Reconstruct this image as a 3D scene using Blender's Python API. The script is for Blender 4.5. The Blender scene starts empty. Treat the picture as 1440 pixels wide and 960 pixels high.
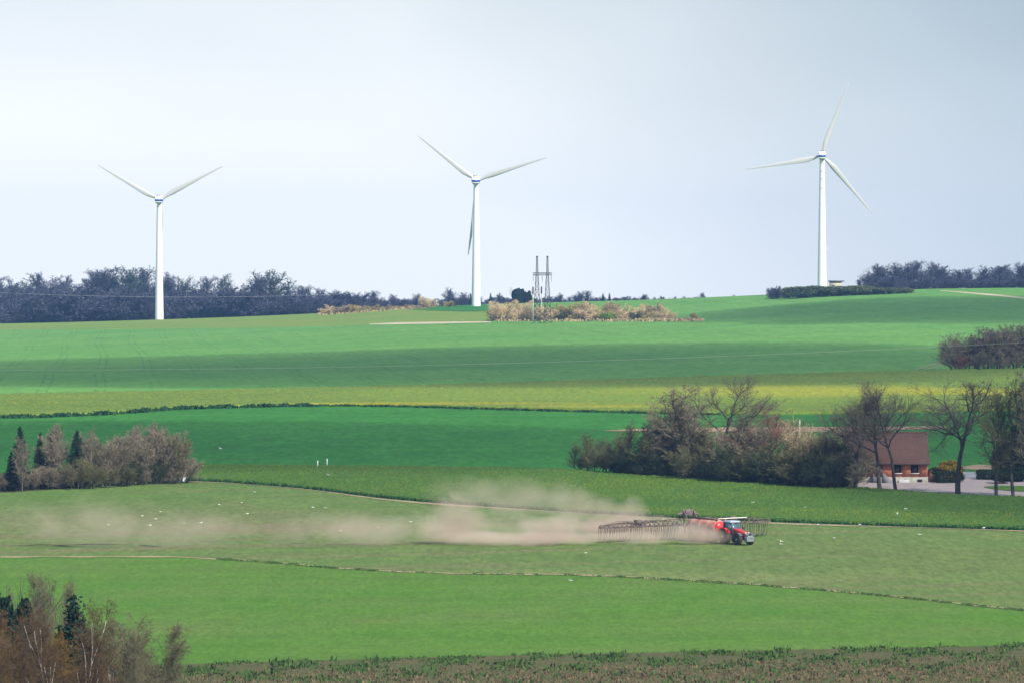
import bpy, math, random
import numpy as np
from mathutils import Vector, Matrix

R = math.radians
sc = bpy.context.scene
COL = sc.collection

# ------------------------------------------------------------------ camera
F = 8230.0                      # focal length in photograph pixels (1440 wide)
PITCH = math.atan(60.0 / F)
CP, SP = math.cos(PITCH), math.sin(PITCH)
cam_data = bpy.data.cameras.new('camera')
cam_data.sensor_width = 36.0
cam_data.lens = 36.0 * F / 1440.0
cam_data.clip_start = 0.5
cam_data.clip_end = 30000.0
cam = bpy.data.objects.new('camera', cam_data)
cam.rotation_euler = (math.pi / 2 - PITCH, 0, 0)
COL.objects.link(cam)
sc.camera = cam

# ------------------------------------------------------------------ light
SUN_EL, SUN_AZ = R(43), R(138)          # azimuth clockwise from +Y (the view direction)
S = Vector((math.sin(SUN_AZ) * math.cos(SUN_EL), math.cos(SUN_AZ) * math.cos(SUN_EL), math.sin(SUN_EL)))
sun_data = bpy.data.lights.new('sun', 'SUN')
sun_data.energy = 4.7
sun_data.angle = R(0.53)
sun_data.color = (1.0, 0.955, 0.88)
sun = bpy.data.objects.new('sun', sun_data)
sun.rotation_euler = S.to_track_quat('Z', 'Y').to_euler()
sun.location = S * 500
COL.objects.link(sun)

world = bpy.data.worlds.new('World')
sc.world = world
world.use_nodes = True
wn, wl = world.node_tree.nodes, world.node_tree.links
wn.clear()
w_out = wn.new('ShaderNodeOutputWorld')
w_bg = wn.new('ShaderNodeBackground'); w_bg.inputs[1].default_value = 0.11
w_sky = wn.new('ShaderNodeTexSky'); w_sky.sky_type = 'NISHITA'; w_sky.sun_disc = False
w_sky.sun_elevation = SUN_EL; w_sky.sun_rotation = SUN_AZ
w_sky.air_density = 1.0; w_sky.dust_density = 0.6; w_sky.ozone_density = 2.0
# a thin veil of high cloud, denser to the left and towards the horizon
w_geo = wn.new('ShaderNodeTexCoord')
w_map = wn.new('ShaderNodeMapping'); w_map.inputs['Scale'].default_value = (5, 5, 11)
w_noise = wn.new('ShaderNodeTexNoise'); w_noise.inputs['Scale'].default_value = 1.7; w_noise.inputs['Detail'].default_value = 3
w_sep = wn.new('ShaderNodeSeparateXYZ')
wl.new(w_geo.outputs['Generated'], w_map.inputs['Vector'])
wl.new(w_map.outputs['Vector'], w_noise.inputs['Vector'])
wl.new(w_geo.outputs['Generated'], w_sep.inputs[0])
def w_math(op, a, b=None):
    n = wn.new('ShaderNodeMath'); n.operation = op
    for i, v in enumerate((a, b)):
        if v is None: continue
        if isinstance(v, (int, float)): n.inputs[i].default_value = v
        else: wl.new(v, n.inputs[i])
    return n.outputs[0]
nz_ = w_math('SUBTRACT', w_noise.outputs[0], 0.5)
wf = w_math('ADD', w_math('MULTIPLY', w_math('MAXIMUM', w_math('SUBTRACT', w_sep.outputs[2], 0.008), 0.0), 8.5), w_math('MULTIPLY', w_math('MAXIMUM', w_sep.outputs[0], -0.02), 5.5))
wf = w_math('ADD', wf, w_math('MULTIPLY', nz_, 0.5))
w_cl = wn.new('ShaderNodeClamp'); wl.new(wf, w_cl.inputs['Value'])
w_veil = wn.new('ShaderNodeMix'); w_veil.data_type = 'RGBA'
wl.new(w_cl.outputs[0], w_veil.inputs[0])
w_veil.inputs[6].default_value = (6.7, 6.9, 6.95, 1)
w_veil.inputs[7].default_value = (2.3, 3.05, 3.6, 1)
w_fade = wn.new('ShaderNodeMapRange'); w_fade.interpolation_type = 'SMOOTHSTEP'
for i_, v_ in enumerate((0.05, 0.45, 0.97, 0.25)): w_fade.inputs[i_ + 1].default_value = v_
wl.new(w_sep.outputs[2], w_fade.inputs[0])
w_mix = wn.new('ShaderNodeMix'); w_mix.data_type = 'RGBA'
wl.new(w_fade.outputs[0], w_mix.inputs[0])
wl.new(w_sky.outputs[0], w_mix.inputs[6])
wl.new(w_veil.outputs[2], w_mix.inputs[7])
wl.new(w_mix.outputs[2], w_bg.inputs[0])
wl.new(w_bg.outputs[0], w_out.inputs[0])

vs = sc.view_settings
vs.view_transform = 'Standard'
vs.look = 'None'
vs.exposure = 0.54
vs.gamma = 1.0
vs.use_curve_mapping = False
cy = sc.cycles
cy.use_denoising = True
cy.max_bounces = 6
cy.diffuse_bounces = 2
cy.glossy_bounces = 2
cy.transmission_bounces = 2
cy.transparent_max_bounces = 8
cy.volume_bounces = 1
cy.volume_step_rate = 1.0
cy.volume_max_steps = 128

# ------------------------------------------------------------------ helpers
def tag(o, label=None, cat=None, group=None, kind=None):
    if label: o['label'] = label
    if cat: o['category'] = cat
    if group: o['group'] = group
    if kind: o['kind'] = kind
    return o

def link(o, parent=None):
    COL.objects.link(o)
    if parent is not None: o.parent = parent
    return o

def thing(name, label, cat, loc=(0, 0, 0), rot=None, group=None, kind=None):
    o = bpy.data.objects.new(name, None)
    o.location = loc
    if rot is not None: o.rotation_euler = rot
    o.empty_display_size = 0.5
    link(o)
    return tag(o, label, cat, group, kind)

class MB:
    """collects vertices and faces for ONE mesh"""
    def __init__(self):
        self.v, self.f, self.n = [], [], 0
    def add(self, verts, faces):
        verts = np.asarray(verts, float).reshape(-1, 3)
        for fc in ([faces] if isinstance(faces, np.ndarray) else _by_len(faces)):
            self.f.append(np.asarray(fc, np.int64) + self.n)
        self.v.append(verts); self.n += len(verts)
    def box(self, c, s, rz=0.0, M=None, taper=1.0):
        x, y, z = s[0] / 2, s[1] / 2, s[2] / 2
        t = taper
        p = np.array([(-x, -y, -z), (x, -y, -z), (x, y, -z), (-x, y, -z), (-x*t, -y*t, z), (x*t, -y*t, z), (x*t, y*t, z), (-x*t, y*t, z)])
        if rz:
            c_, s_ = math.cos(rz), math.sin(rz)
            p = p @ np.array([[c_, s_, 0], [-s_, c_, 0], [0, 0, 1]])
        if M is not None: p = p @ np.asarray(M.to_3x3()).T
        self.add(p + np.asarray(c), [(0, 3, 2, 1), (4, 5, 6, 7), (0, 1, 5, 4), (1, 2, 6, 5), (2, 3, 7, 6), (3, 0, 4, 7)])
    def hull(self, p8):       # eight corners, bottom loop then top loop
        self.add(p8, [(0, 3, 2, 1), (4, 5, 6, 7), (0, 1, 5, 4), (1, 2, 6, 5), (2, 3, 7, 6), (3, 0, 4, 7)])
    def tube(self, p0, p1, r0, r1=None, n=8, caps=True):
        r1 = r0 if r1 is None else r1
        p0, p1 = np.asarray(p0, float), np.asarray(p1, float)
        d = p1 - p0; d = d / (np.linalg.norm(d) + 1e-9)
        a = np.cross(d, (0, 0, 1) if abs(d[2]) < 0.9 else (1, 0, 0)); a /= np.linalg.norm(a)
        b = np.cross(d, a)
        t = np.arange(n) * 2 * math.pi / n
        ring = np.cos(t)[:, None] * a + np.sin(t)[:, None] * b
        v = np.vstack([p0 + ring * r0, p1 + ring * r1])
        fs = [(i, (i + 1) % n, n + (i + 1) % n, n + i) for i in range(n)]
        if caps: fs += [tuple(range(n - 1, -1, -1)), tuple(range(n, 2 * n))]
        self.add(v, fs)
    def prism(self, poly, y0, y1):           # polygon in x,z extruded along y
        n = len(poly)
        v = [(p[0], y0, p[1]) for p in poly] + [(p[0], y1, p[1]) for p in poly]
        fs = [(i, (i + 1) % n, n + (i + 1) % n, n + i) for i in range(n)]
        fs += [tuple(range(n - 1, -1, -1)), tuple(range(n, 2 * n))]
        self.add(v, fs)
    def lathe(self, prof, axis_o, axis_d, n=20):   # profile of (distance along axis, radius)
        o, d = np.asarray(axis_o, float), np.asarray(axis_d, float); d = d / np.linalg.norm(d)
        a = np.cross(d, (0, 0, 1) if abs(d[2]) < 0.9 else (1, 0, 0)); a /= np.linalg.norm(a)
        b = np.cross(d, a)
        t = np.arange(n) * 2 * math.pi / n
        ring = np.cos(t)[:, None] * a + np.sin(t)[:, None] * b
        v = np.vstack([o + d * s + ring * r for s, r in prof])
        fs = []
        for k in range(len(prof) - 1):
            fs += [(k*n+i, k*n+(i+1) % n, (k+1)*n+(i+1) % n, (k+1)*n+i) for i in range(n)]
        fs += [tuple(range(n - 1, -1, -1)), tuple(range((len(prof)-1)*n, len(prof)*n))]
        self.add(v, fs)
    def mesh(self, name, smooth=False):
        me = bpy.data.meshes.new(name)
        v = np.vstack(self.v)
        me.vertices.add(len(v)); me.vertices.foreach_set('co', v.ravel().astype(np.float32))
        lens = np.concatenate([np.full(len(f), f.shape[1], np.int64) for f in self.f])
        idx = np.concatenate([f.ravel() for f in self.f])
        me.loops.add(len(idx)); me.loops.foreach_set('vertex_index', idx.astype(np.int32))
        me.polygons.add(len(lens))
        me.polygons.foreach_set('loop_start', np.concatenate([[0], np.cumsum(lens)[:-1]]).astype(np.int32))
        me.update(calc_edges=True)
        if smooth: me.polygons.foreach_set('use_smooth', np.ones(len(lens), bool))
        return me
    def build(self, name, mat, parent=None, smooth=False, loc=None):
        me = self.mesh(name, smooth)
        if mat is not None: me.materials.append(mat)
        o = bpy.data.objects.new(name, me)
        if loc is not None: o.location = loc
        return link(o, parent)

def _by_len(faces):
    d = {}
    for f in faces: d.setdefault(len(f), []).append(f)
    return [np.array(x) for x in d.values()]

def bevel(o, w=0.03, seg=2):
    m = o.modifiers.new('bevel', 'BEVEL'); m.width = w; m.segments = seg; m.limit_method = 'ANGLE'; m.angle_limit = R(40)
    return o

# ------------------------------------------------------------------ materials
class NT:
    def __init__(self, name):
        self.m = bpy.data.materials.new(name); self.m.use_nodes = True
        self.t = self.m.node_tree; self.N, self.L = self.t.nodes, self.t.links
        self.N.clear()
        self.out = self.N.new('ShaderNodeOutputMaterial')
    def node(self, typ, **kw):
        n = self.N.new(typ)
        for k, v in kw.items(): setattr(n, k, v)
        return n
    def put(self, sock, v):
        if hasattr(v, 'is_output'): self.L.new(v, sock)
        else: sock.default_value = (tuple(v) + (1,)) if (isinstance(v, (tuple, list)) and len(v) == 3 and sock.type == 'RGBA') else v
    def math(self, op, a, b=0.0, clamp=False):
        n = self.node('ShaderNodeMath', operation=op, use_clamp=clamp)
        self.put(n.inputs[0], a); self.put(n.inputs[1], b)
        return n.outputs[0]
    def mix(self, fac, a, b, blend='MIX'):
        n = self.node('ShaderNodeMix', data_type='RGBA', blend_type=blend)
        self.put(n.inputs[0], fac); self.put(n.inputs[6], a); self.put(n.inputs[7], b)
        return n.outputs[2]
    def noise(self, vec, scale, detail=3, rough=0.55, dist=0.0):
        n = self.node('ShaderNodeTexNoise')
        self.L.new(vec, n.inputs['Vector'])
        n.inputs['Scale'].default_value = scale; n.inputs['Detail'].default_value = detail
        n.inputs['Roughness'].default_value = rough; n.inputs['Distortion'].default_value = dist
        return n.outputs[0]
    def ramp(self, fac, lo, hi):
        n = self.node('ShaderNodeMapRange'); n.clamp = True
        self.put(n.inputs[0], fac); n.inputs[1].default_value = lo; n.inputs[2].default_value = hi
        return n.outputs[0]
    def mapping(self, vec, scale=(1, 1, 1), rz=0.0):
        n = self.node('ShaderNodeVectorRotate', rotation_type='Z_AXIS')
        self.L.new(vec, n.inputs['Vector']); n.inputs['Angle'].default_value = rz
        m = self.node('ShaderNodeMapping'); m.inputs['Scale'].default_value = scale
        self.L.new(n.outputs[0], m.inputs['Vector'])
        return m.outputs[0]
    def pos(self):
        return self.node('ShaderNodeNewGeometry').outputs['Position']
    def obj(self):
        return self.node('ShaderNodeTexCoord').outputs['Object']
    def surf(self, col, rough=0.8, metal=0.0, spec=0.3, bump=None, bstr=0.3, bdist=0.1, emis=None):
        b = self.node('ShaderNodeBsdfPrincipled')
        self.put(b.inputs['Base Color'], col); self.put(b.inputs['Roughness'], rough)
        b.inputs['Metallic'].default_value = metal
        b.inputs['Specular IOR Level'].default_value = spec
        if bump is not None:
            n = self.node('ShaderNodeBump'); n.inputs['Strength'].default_value = bstr; n.inputs['Distance'].default_value = bdist
            self.L.new(bump, n.inputs['Height']); self.L.new(n.outputs[0], b.inputs['Normal'])
        self.L.new(b.outputs[0], self.out.inputs[0])
        return self.m

def paint(name, col, rough=0.5, metal=0.0, var=0.15, scale=1.5, dirt=None, dirt_amt=0.5, spec=0.4):
    n = NT(name); p = n.obj()
    c = n.mix(n.noise(p, scale, 5), tuple(x * (1 - var) for x in col), tuple(min(1, x * (1 + var)) for x in col))
    if dirt: c = n.mix(n.math('MULTIPLY', n.ramp(n.noise(p, scale * 1.7, 5), 0.38, 0.62), dirt_amt), c, dirt)
    return n.surf(c, rough, metal, spec)

def twig(name, c0, c1, rough=0.9, scale=0.45):
    """bark and twig colour, varied over the crown and from one copy to the next"""
    n = NT(name)
    info = n.node('ShaderNodeObjectInfo')
    f = n.ramp(n.noise(n.pos(), scale, 3), 0.3, 0.7)
    f = n.math('ADD', n.math('MULTIPLY', f, 0.7), n.math('MULTIPLY', info.outputs['Random'], 0.3))
    return n.surf(n.mix(f, c0, c1), rough, 0, 0.1)

def field(name, cols, big=(0.012, 0.012), fine=1.2, fine_amt=0.35, streak=None, soil=None, fleck=None, tram=None, bloom=None, bump=0.35, bdist=0.12, mid=0.09):
    n = NT(name); p = n.pos()
    f = n.noise(n.mapping(p, (big[0], big[1], 0)), 1.0, 3)
    c = n.mix(n.ramp(f, 0.32, 0.68), cols[0], cols[1])
    if len(cols) > 2:
        c = n.mix(n.math('MULTIPLY', n.ramp(n.noise(n.mapping(p, (mid, mid * 0.5, 0), 0.4), 1.0, 4), 0.42, 0.7), 0.8), c, cols[2])
    if streak:      # (angle, amount, along, across)
        s = n.noise(n.mapping(p, (streak[2], streak[3], 0), streak[0]), 1.0, 4, 0.6)
        c = n.mix(n.math('MULTIPLY', n.ramp(s, 0.35, 0.7), streak[1]), c, tuple(x * 0.62 for x in cols[0]))
    if soil:        # (colour, low, high, along, across, angle)
        s = n.noise(n.mapping(p, (soil[3], soil[4], 0), soil[5]), 1.0, 5, 0.62)
        c = n.mix(n.math('MULTIPLY', n.ramp(s, soil[1], soil[2]), 0.85), c, soil[0])
    if tram:        # list of (angle, spacing, width, colour, amount)
        for an, sp, wd, tc, am in tram:
            sepn = n.node('ShaderNodeSeparateXYZ')
            wob = n.math('MULTIPLY', n.math('SUBTRACT', n.noise(p, 0.003, 1), 0.5), 5.0)
            n.L.new(n.mapping(p, (1, 1, 1), an), sepn.inputs[0])
            q = n.math('ADD', sepn.outputs[1], wob)
            q = n.math('MODULO', n.math('ADD', q, 50000.0), sp)
            a1 = n.math('LESS_THAN', q, wd)
            a2 = n.math('MULTIPLY', n.math('GREATER_THAN', q, wd + 1.6), n.math('LESS_THAN', q, 2 * wd + 1.6))
            brk = n.ramp(n.noise(p, 0.02, 3), 0.4, 0.6)
            c = n.mix(n.math('MULTIPLY', n.math('MULTIPLY', n.math('ADD', a1, a2, True), brk), am), c, tc)
    for (cx, cy_, cz), rx, ry, bc, ba in (bloom or []):     # stretches in fuller or poorer growth
        mp = n.node('ShaderNodeMapping'); mp.vector_type = 'POINT'
        mp.inputs['Location'].default_value = (-cx / rx, -cy_ / ry, 0); mp.inputs['Scale'].default_value = (1 / rx, 1 / ry, 0)
        n.L.new(p, mp.inputs['Vector'])
        ln = n.node('ShaderNodeVectorMath', operation='LENGTH'); n.L.new(mp.outputs[0], ln.inputs[0])
        q = n.math('ADD', ln.outputs['Value'], n.math('MULTIPLY', n.math('SUBTRACT', n.noise(n.mapping(p, (0.03, 0.008, 0)), 1.0, 4), 0.5), 1.2))
        c = n.mix(n.math('MULTIPLY', n.ramp(q, 1.1, 0.45), ba), c, bc)
    g = n.noise(n.mapping(p, (fine, fine * 0.16, fine)), 1.0, 4, 0.72)
    g2 = n.noise(n.mapping(p, (fine * 0.21, fine * 0.05, fine)), 1.0, 3, 0.6)
    c = n.mix(n.math('MULTIPLY', n.ramp(g2, 0.38, 0.66), fine_amt * 0.45), c, tuple(x * 1.35 for x in cols[1]))
    c = n.mix(n.math('MULTIPLY', n.ramp(g, 0.35, 0.7), fine_amt), c, tuple(x * 0.45 for x in cols[0]))
    if fleck:       # flowers: (colour, low, high, scale, big patch low, big patch high)
        q = n.ramp(n.noise(n.mapping(p, (fleck[3], fleck[3] * 0.2, fleck[3])), 1.0, 3, 0.75), fleck[1], fleck[2])
        pb = n.ramp(n.noise(n.mapping(p, (0.008, 0.03, 0), 0.05), 1.0, 3), fleck[4], fleck[5])
        c = n.mix(n.math('MULTIPLY', q, pb), c, fleck[0])
    return n.surf(c, 0.95, 0, 0.1, bump=g, bstr=bump, bdist=bdist)

# ------------------------------------------------------------------ the lie of the land
def mono(xs, ys, n):
    """monotone cubic through the points, sampled n times"""
    xs, ys = np.array(xs, float), np.array(ys, float)
    h, dl = np.diff(xs), np.diff(ys) / np.diff(xs)
    m = np.zeros(len(xs)); m[0], m[-1] = dl[0], dl[-1]
    for i in range(1, len(xs) - 1):
        m[i] = 0 if dl[i-1] * dl[i] <= 0 else (h[i-1] + h[i]) * 3 / ((2*h[i] + h[i-1]) / dl[i-1] + (h[i] + 2*h[i-1]) / dl[i])
    X = np.linspace(xs[0], xs[-1], n)
    k = np.clip(np.searchsorted(xs, X, 'right') - 1, 0, len(h) - 1)
    t = (X - xs[k]) / h[k]
    Y = (2*t**3 - 3*t**2 + 1) * ys[k] + (t**3 - 2*t**2 + t) * h[k] * m[k] + (-2*t**3 + 3*t**2) * ys[k+1] + (t**3 - t**2) * h[k] * m[k+1]
    return X, Y

NEAR_Y, NEAR_D = mono([548, 580, 660, 690, 740, 765, 805, 860, 915, 960, 1010], [1330, 1150, 935, 885, 790, 750, 697, 630, 572, 525, 480], 500)
UP_T, UP_F = mono([0, .1, .25, .4, .55, .75, 1], [1, .86, .66, .47, .31, .14, 0], 300)
HOLLOW_X, HOLLOW_Z = mono([-120, 0, 20, 100, 200, 300, 400, 480], [-3, -1.7, -3, -12, -24, -31.5, -34, -34.4], 300)
def curve(pts):
    X, Y = mono([p[0] for p in pts], [p[1] for p in pts], 800)
    return lambda px: np.interp(px, X, Y)
crest = curve([(-200, 457), (0, 455), (220, 449.5), (450, 440.5), (560, 433), (690, 428), (940, 420.5), (1080, 414.5), (1200, 409), (1440, 405), (1700, 405)])
def crest_d(px): return np.interp(px, [0, 700, 1440], [2980, 2900, 2750])

def dist(px, py):
    px, py = np.asarray(px, float), np.asarray(py, float)
    c = crest(px)
    t = np.clip((py - c) / (548 - c), 0, 1)
    up = 1330 + np.interp(t, UP_T, UP_F) * (crest_d(px) - 1330)
    return np.where(py >= 548, np.interp(py, NEAR_Y, NEAR_D), up)
def pt(px, py, d):
    px, py = np.asarray(px, float), np.asarray(py, float)
    a, b = (px - 720) / F, (480 - py) / F
    k = d / (CP + b * SP)
    return np.stack([a * k, np.broadcast_to(d, np.shape(k)) * np.ones_like(k), (b * CP - SP) * k], -1)
def G(px, py): return pt(px, py, dist(px, py))
def behind(px, d):            # ground beyond the crest
    c = pt(px, crest(px), d)
    e = np.maximum(d - crest_d(px), 0)
    c[..., 2] -= 0.006 * e + np.where(e > 700, (e - 700) * 0.004, 0)
    return c
def zat(x, d):
    lo, hi = 300.0, 1010.0
    for _ in range(40):
        mid = (lo + hi) / 2
        b = (480 - mid) / F
        px = 720 + F * x * (CP + b * SP) / d
        m2 = max(mid, float(crest(px)))
        if dist(px, m2) > d: lo = mid
        else: hi = mid
    return float(pt(px, max(mid, float(crest(px))), d)[2])

PX = np.concatenate([np.arange(-900, 0, 60), np.arange(0, 1440, 8), np.arange(1440, 2341, 60)]).astype(float)
PXF = np.concatenate([np.arange(-900, 0, 30), np.arange(0, 1440, 1.6), np.arange(1440, 2341, 30)]).astype(float)
rng0 = np.random.default_rng(5)
def strip(name, top, bot, rows, mat, lift=0.0, rough=0.0, skirt=False, cols=None, x0=None, x1=None, label=None):
    px = PX if cols is None else cols
    if x0 is not None: px = np.concatenate([[x0], px[(px > x0) & (px < x1)], [x1]])
    t, b = top(px), np.maximum(bot(px), top(px))
    v = np.linspace(0, 1, rows)
    py = t[None] + (b - t)[None] * v[:, None]
    P = G(np.broadcast_to(px, py.shape), py)
    P[..., 2] += lift
    if rough: P[..., 2] += rng0.normal(0, rough, P.shape[:2]) ; P[..., 0] += rng0.normal(0, rough * .5, P.shape[:2])
    if skirt:
        Q = G(px, b); Q[..., 2] -= 0.3; Q[..., 1] -= 0.12
        P[-1] = G(px, b); P[-1, :, 2] += lift + rng0.normal(0, rough + 0.08, len(px))
        P = np.concatenate([P, Q[None]]); rows += 1
    n = len(px)
    ii = np.arange(rows * n).reshape(rows, n)
    q = np.stack([ii[1:, :-1], ii[1:, 1:], ii[:-1, 1:], ii[:-1, :-1]], -1).reshape(-1, 4)
    ok = ((b - t) > 0.02); okc = ok[:-1] | ok[1:]
    q = q[np.tile(okc, rows - 1)]
    m = MB(); m.add(P.reshape(-1, 3), q)
    o = m.build(name, mat, smooth=True)
    o['kind'] = 'structure'
    if label: o['label'] = label
    return o
def patch(name, pts, mat, lift=0.05, rows=4, step=3.0):
    """thin sheet lying on the ground: pts = (column, upper row, lower row)"""
    xs = np.array([p[0] for p in pts], float)
    c = np.concatenate([np.arange(xs[0], xs[-1], step), [xs[-1]]])
    return strip(name, lambda q: np.interp(q, xs, [p[1] for p in pts]), lambda q: np.interp(q, xs, [p[2] for p in pts]), rows, mat, lift, cols=c)
# ------------------------------------------------------------------ fields and ground
B1 = curve([(-200, 466), (0, 464), (250, 462), (450, 459), (540, 456), (700, 452.5), (950, 450.5), (1100, 449), (1440, 452), (1600, 452)])
B2 = curve([(-200, 560), (0, 556), (300, 550), (600, 543), (860, 535), (1100, 527.5), (1330, 522), (1440, 519.5), (1600, 518)])
B3 = curve([(-200, 588), (0, 587), (130, 583), (270, 574), (480, 570), (700, 575), (860, 579), (1000, 582), (1100, 582), (1300, 579), (1440, 577), (1600, 577)])
B4 = curve([(-200, 668), (0, 664), (265, 656), (440, 657), (790, 661.5), (870, 668), (1000, 676), (1200, 687), (1350, 698), (1440, 701), (1600, 704)])
B5 = curve([(-200, 696), (0, 692), (150, 682), (265, 676), (400, 684), (560, 702), (720, 714), (880, 724), (1000, 730), (1200, 737.5), (1440, 745), (1600, 749)])
B6 = curve([(-200, 784), (0, 783), (200, 782.5), (330, 787), (500, 800), (640, 806), (800, 808), (1000, 818), (1200, 833), (1440, 858), (1600, 872)])
B7 = curve([(-200, 948), (0, 944), (240, 934), (700, 921), (1000, 915), (1440, 906), (1600, 902)])
def lerp(pts): return lambda q: np.interp(q, [p[0] for p in pts], [p[1] for p in pts])
yard_top = lambda q: np.minimum(B4(q), np.interp(q, [850, 870, 1195, 1215, 1345, 1440], [720, 655, 655, 663, 663, 664]))
scrub_bot = lambda q: np.where(q < 262, B5(q), B4(q))

def spot(px, py): return tuple(float(q) for q in G(px, py))
WHEAT_TRAM = [(R(86), 13.0, 0.55, (0.018, 0.075, 0.03), 0.42)]
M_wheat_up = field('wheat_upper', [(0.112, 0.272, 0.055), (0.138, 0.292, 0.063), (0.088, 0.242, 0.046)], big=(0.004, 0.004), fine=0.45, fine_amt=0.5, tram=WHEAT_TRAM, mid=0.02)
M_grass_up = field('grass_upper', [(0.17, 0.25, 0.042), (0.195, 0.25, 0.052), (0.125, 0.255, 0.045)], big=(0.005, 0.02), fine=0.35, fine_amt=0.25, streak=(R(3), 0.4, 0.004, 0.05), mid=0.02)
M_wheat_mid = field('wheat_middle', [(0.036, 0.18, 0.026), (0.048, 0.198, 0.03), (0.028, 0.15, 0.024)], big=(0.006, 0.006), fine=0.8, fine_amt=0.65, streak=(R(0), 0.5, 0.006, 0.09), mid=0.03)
M_rape_far = field('rapeseed_far', [(0.12, 0.195, 0.032), (0.14, 0.21, 0.032), (0.10, 0.175, 0.03)], big=(0.006, 0.012), fine=1.1, fine_amt=0.6, fleck=((0.30, 0.29, 0.02), 0.52, 0.72, 1.4, 0.2, 0.6), mid=0.03,
                   bloom=[(spot(850, 556), 75, 90, (0.165, 0.25, 0.035), .85), (spot(1140, 553), 46, 55, (0.36, 0.34, 0.028), .75), (spot(1380, 553), 25, 40, (0.36, 0.34, 0.02), .8), (spot(640, 570), 45, 14, (0.34, 0.29, 0.02), .75), (spot(830, 574), 20, 12, (0.36, 0.31, 0.02), .7)])
M_rape_near = field('rapeseed_near', [(0.052, 0.125, 0.018), (0.066, 0.14, 0.02), (0.038, 0.105, 0.02)], big=(0.02, 0.02), fine=2.0, fine_amt=0.75, fleck=((0.22, 0.23, 0.015), 0.50, 0.70, 3.2, 0.34, 0.66), mid=0.05, bump=0.6)
M_pasture = field('harrowed_grass', [(0.105, 0.175, 0.04), (0.14, 0.19, 0.053), (0.082, 0.19, 0.034)], big=(0.012, 0.02), fine=1.3, fine_amt=0.65, tram=[(R(75), 26.0, .55, (0.21, 0.15, 0.095), .6)],
                  bloom=[(spot(240, 735), 48, 55, (0.165, 0.165, 0.07), .65), (spot(380, 742), 16, 14, (0.19, 0.14, 0.085), .7), (spot(930, 810), 32, 16, (0.20, 0.22, 0.08), .6), (spot(1250, 790), 40, 50, (0.125, 0.155, 0.048), .5)],
                  streak=(R(-20), 0.35, 0.01, 0.16), soil=((0.20, 0.145, 0.09), 0.53, 0.70, 0.006, 0.09, R(-24)), mid=0.04)
M_green = field('spring_barley', [(0.074, 0.19, 0.019), (0.095, 0.19, 0.026), (0.14, 0.18, 0.05)], big=(0.016, 0.03), fine=2.0, fine_amt=0.6, streak=(R(-4), 0.45, 0.012, 0.12), mid=0.05)
M_verge = field('rough_verge', [(0.075, 0.088, 0.03), (0.12, 0.092, 0.048), (0.06, 0.10, 0.024)], big=(0.15, 0.2), fine=2.5, fine_amt=0.6, mid=0.2, bump=0.7)
M_litter = field('leaf_litter', [(0.055, 0.05, 0.03), (0.085, 0.07, 0.045), (0.05, 0.075, 0.025)], big=(0.1, 0.1), fine=1.5, fine_amt=0.5, mid=0.2)
M_gravel = field('gravel', [(0.40, 0.335, 0.315), (0.46, 0.385, 0.36), (0.33, 0.27, 0.25)], big=(0.2, 0.2), fine=3.0, fine_amt=0.25, mid=0.2)
M_road = field('pale_asphalt', [(0.33, 0.33, 0.35), (0.38, 0.38, 0.40), (0.3, 0.3, 0.31)], big=(0.3, 0.3), fine=4.0, fine_amt=0.2)
M_soil = field('bare_soil', [(0.33, 0.225, 0.145), (0.37, 0.26, 0.17), (0.27, 0.21, 0.12)], big=(0.05, 0.1), fine=0.8, fine_amt=0.35, mid=0.1)
M_soil_pale = field('dry_track', [(0.50, 0.42, 0.28), (0.55, 0.46, 0.33), (0.40, 0.36, 0.2)], big=(0.05, 0.1), fine=0.6, fine_amt=0.3, mid=0.05)
M_margin = field('dry_grass_margin', [(0.30, 0.25, 0.13), (0.38, 0.31, 0.19), (0.16, 0.19, 0.06)], big=(0.15, 0.3), fine=1.5, fine_amt=0.5, mid=0.2)
M_heath = field('far_ground', [(0.06, 0.08, 0.03), (0.09, 0.09, 0.045), (0.05, 0.08, 0.03)], big=(0.01, 0.01), fine=0.3, fine_amt=0.3)

grass_end = lambda q: np.where(q < 700, crest(q), crest(q))
top_l = lambda q: crest(q)
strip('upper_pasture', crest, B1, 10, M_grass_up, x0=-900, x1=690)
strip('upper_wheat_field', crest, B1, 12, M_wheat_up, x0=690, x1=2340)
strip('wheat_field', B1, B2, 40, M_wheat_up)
strip('rapeseed_field', B2, B3, 60, M_rape_far, lift=0.5, rough=0.07, skirt=True, cols=PXF[::2])
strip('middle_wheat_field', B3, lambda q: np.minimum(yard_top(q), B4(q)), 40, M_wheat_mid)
strip('copse_floor', yard_top, B4, 10, M_litter, x0=845, x1=1206)
strip('yard', yard_top, B4, 14, M_gravel, x0=1206, x1=2340)
strip('thicket_floor', B4, scrub_bot, 10, M_litter, x0=-900, x1=262)
strip('lower_rapeseed_field', B4, B5, 130, M_rape_near, lift=0.42, rough=0.06, skirt=True, cols=PXF[PXF >= 262])
strip('harrowed_field', B5, B6, 50, M_pasture)
strip('barley_field', B6, B7, 50, M_green)
strip('verge', B7, lambda q: np.full_like(q, 1008.0), 40, M_verge)

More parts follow.
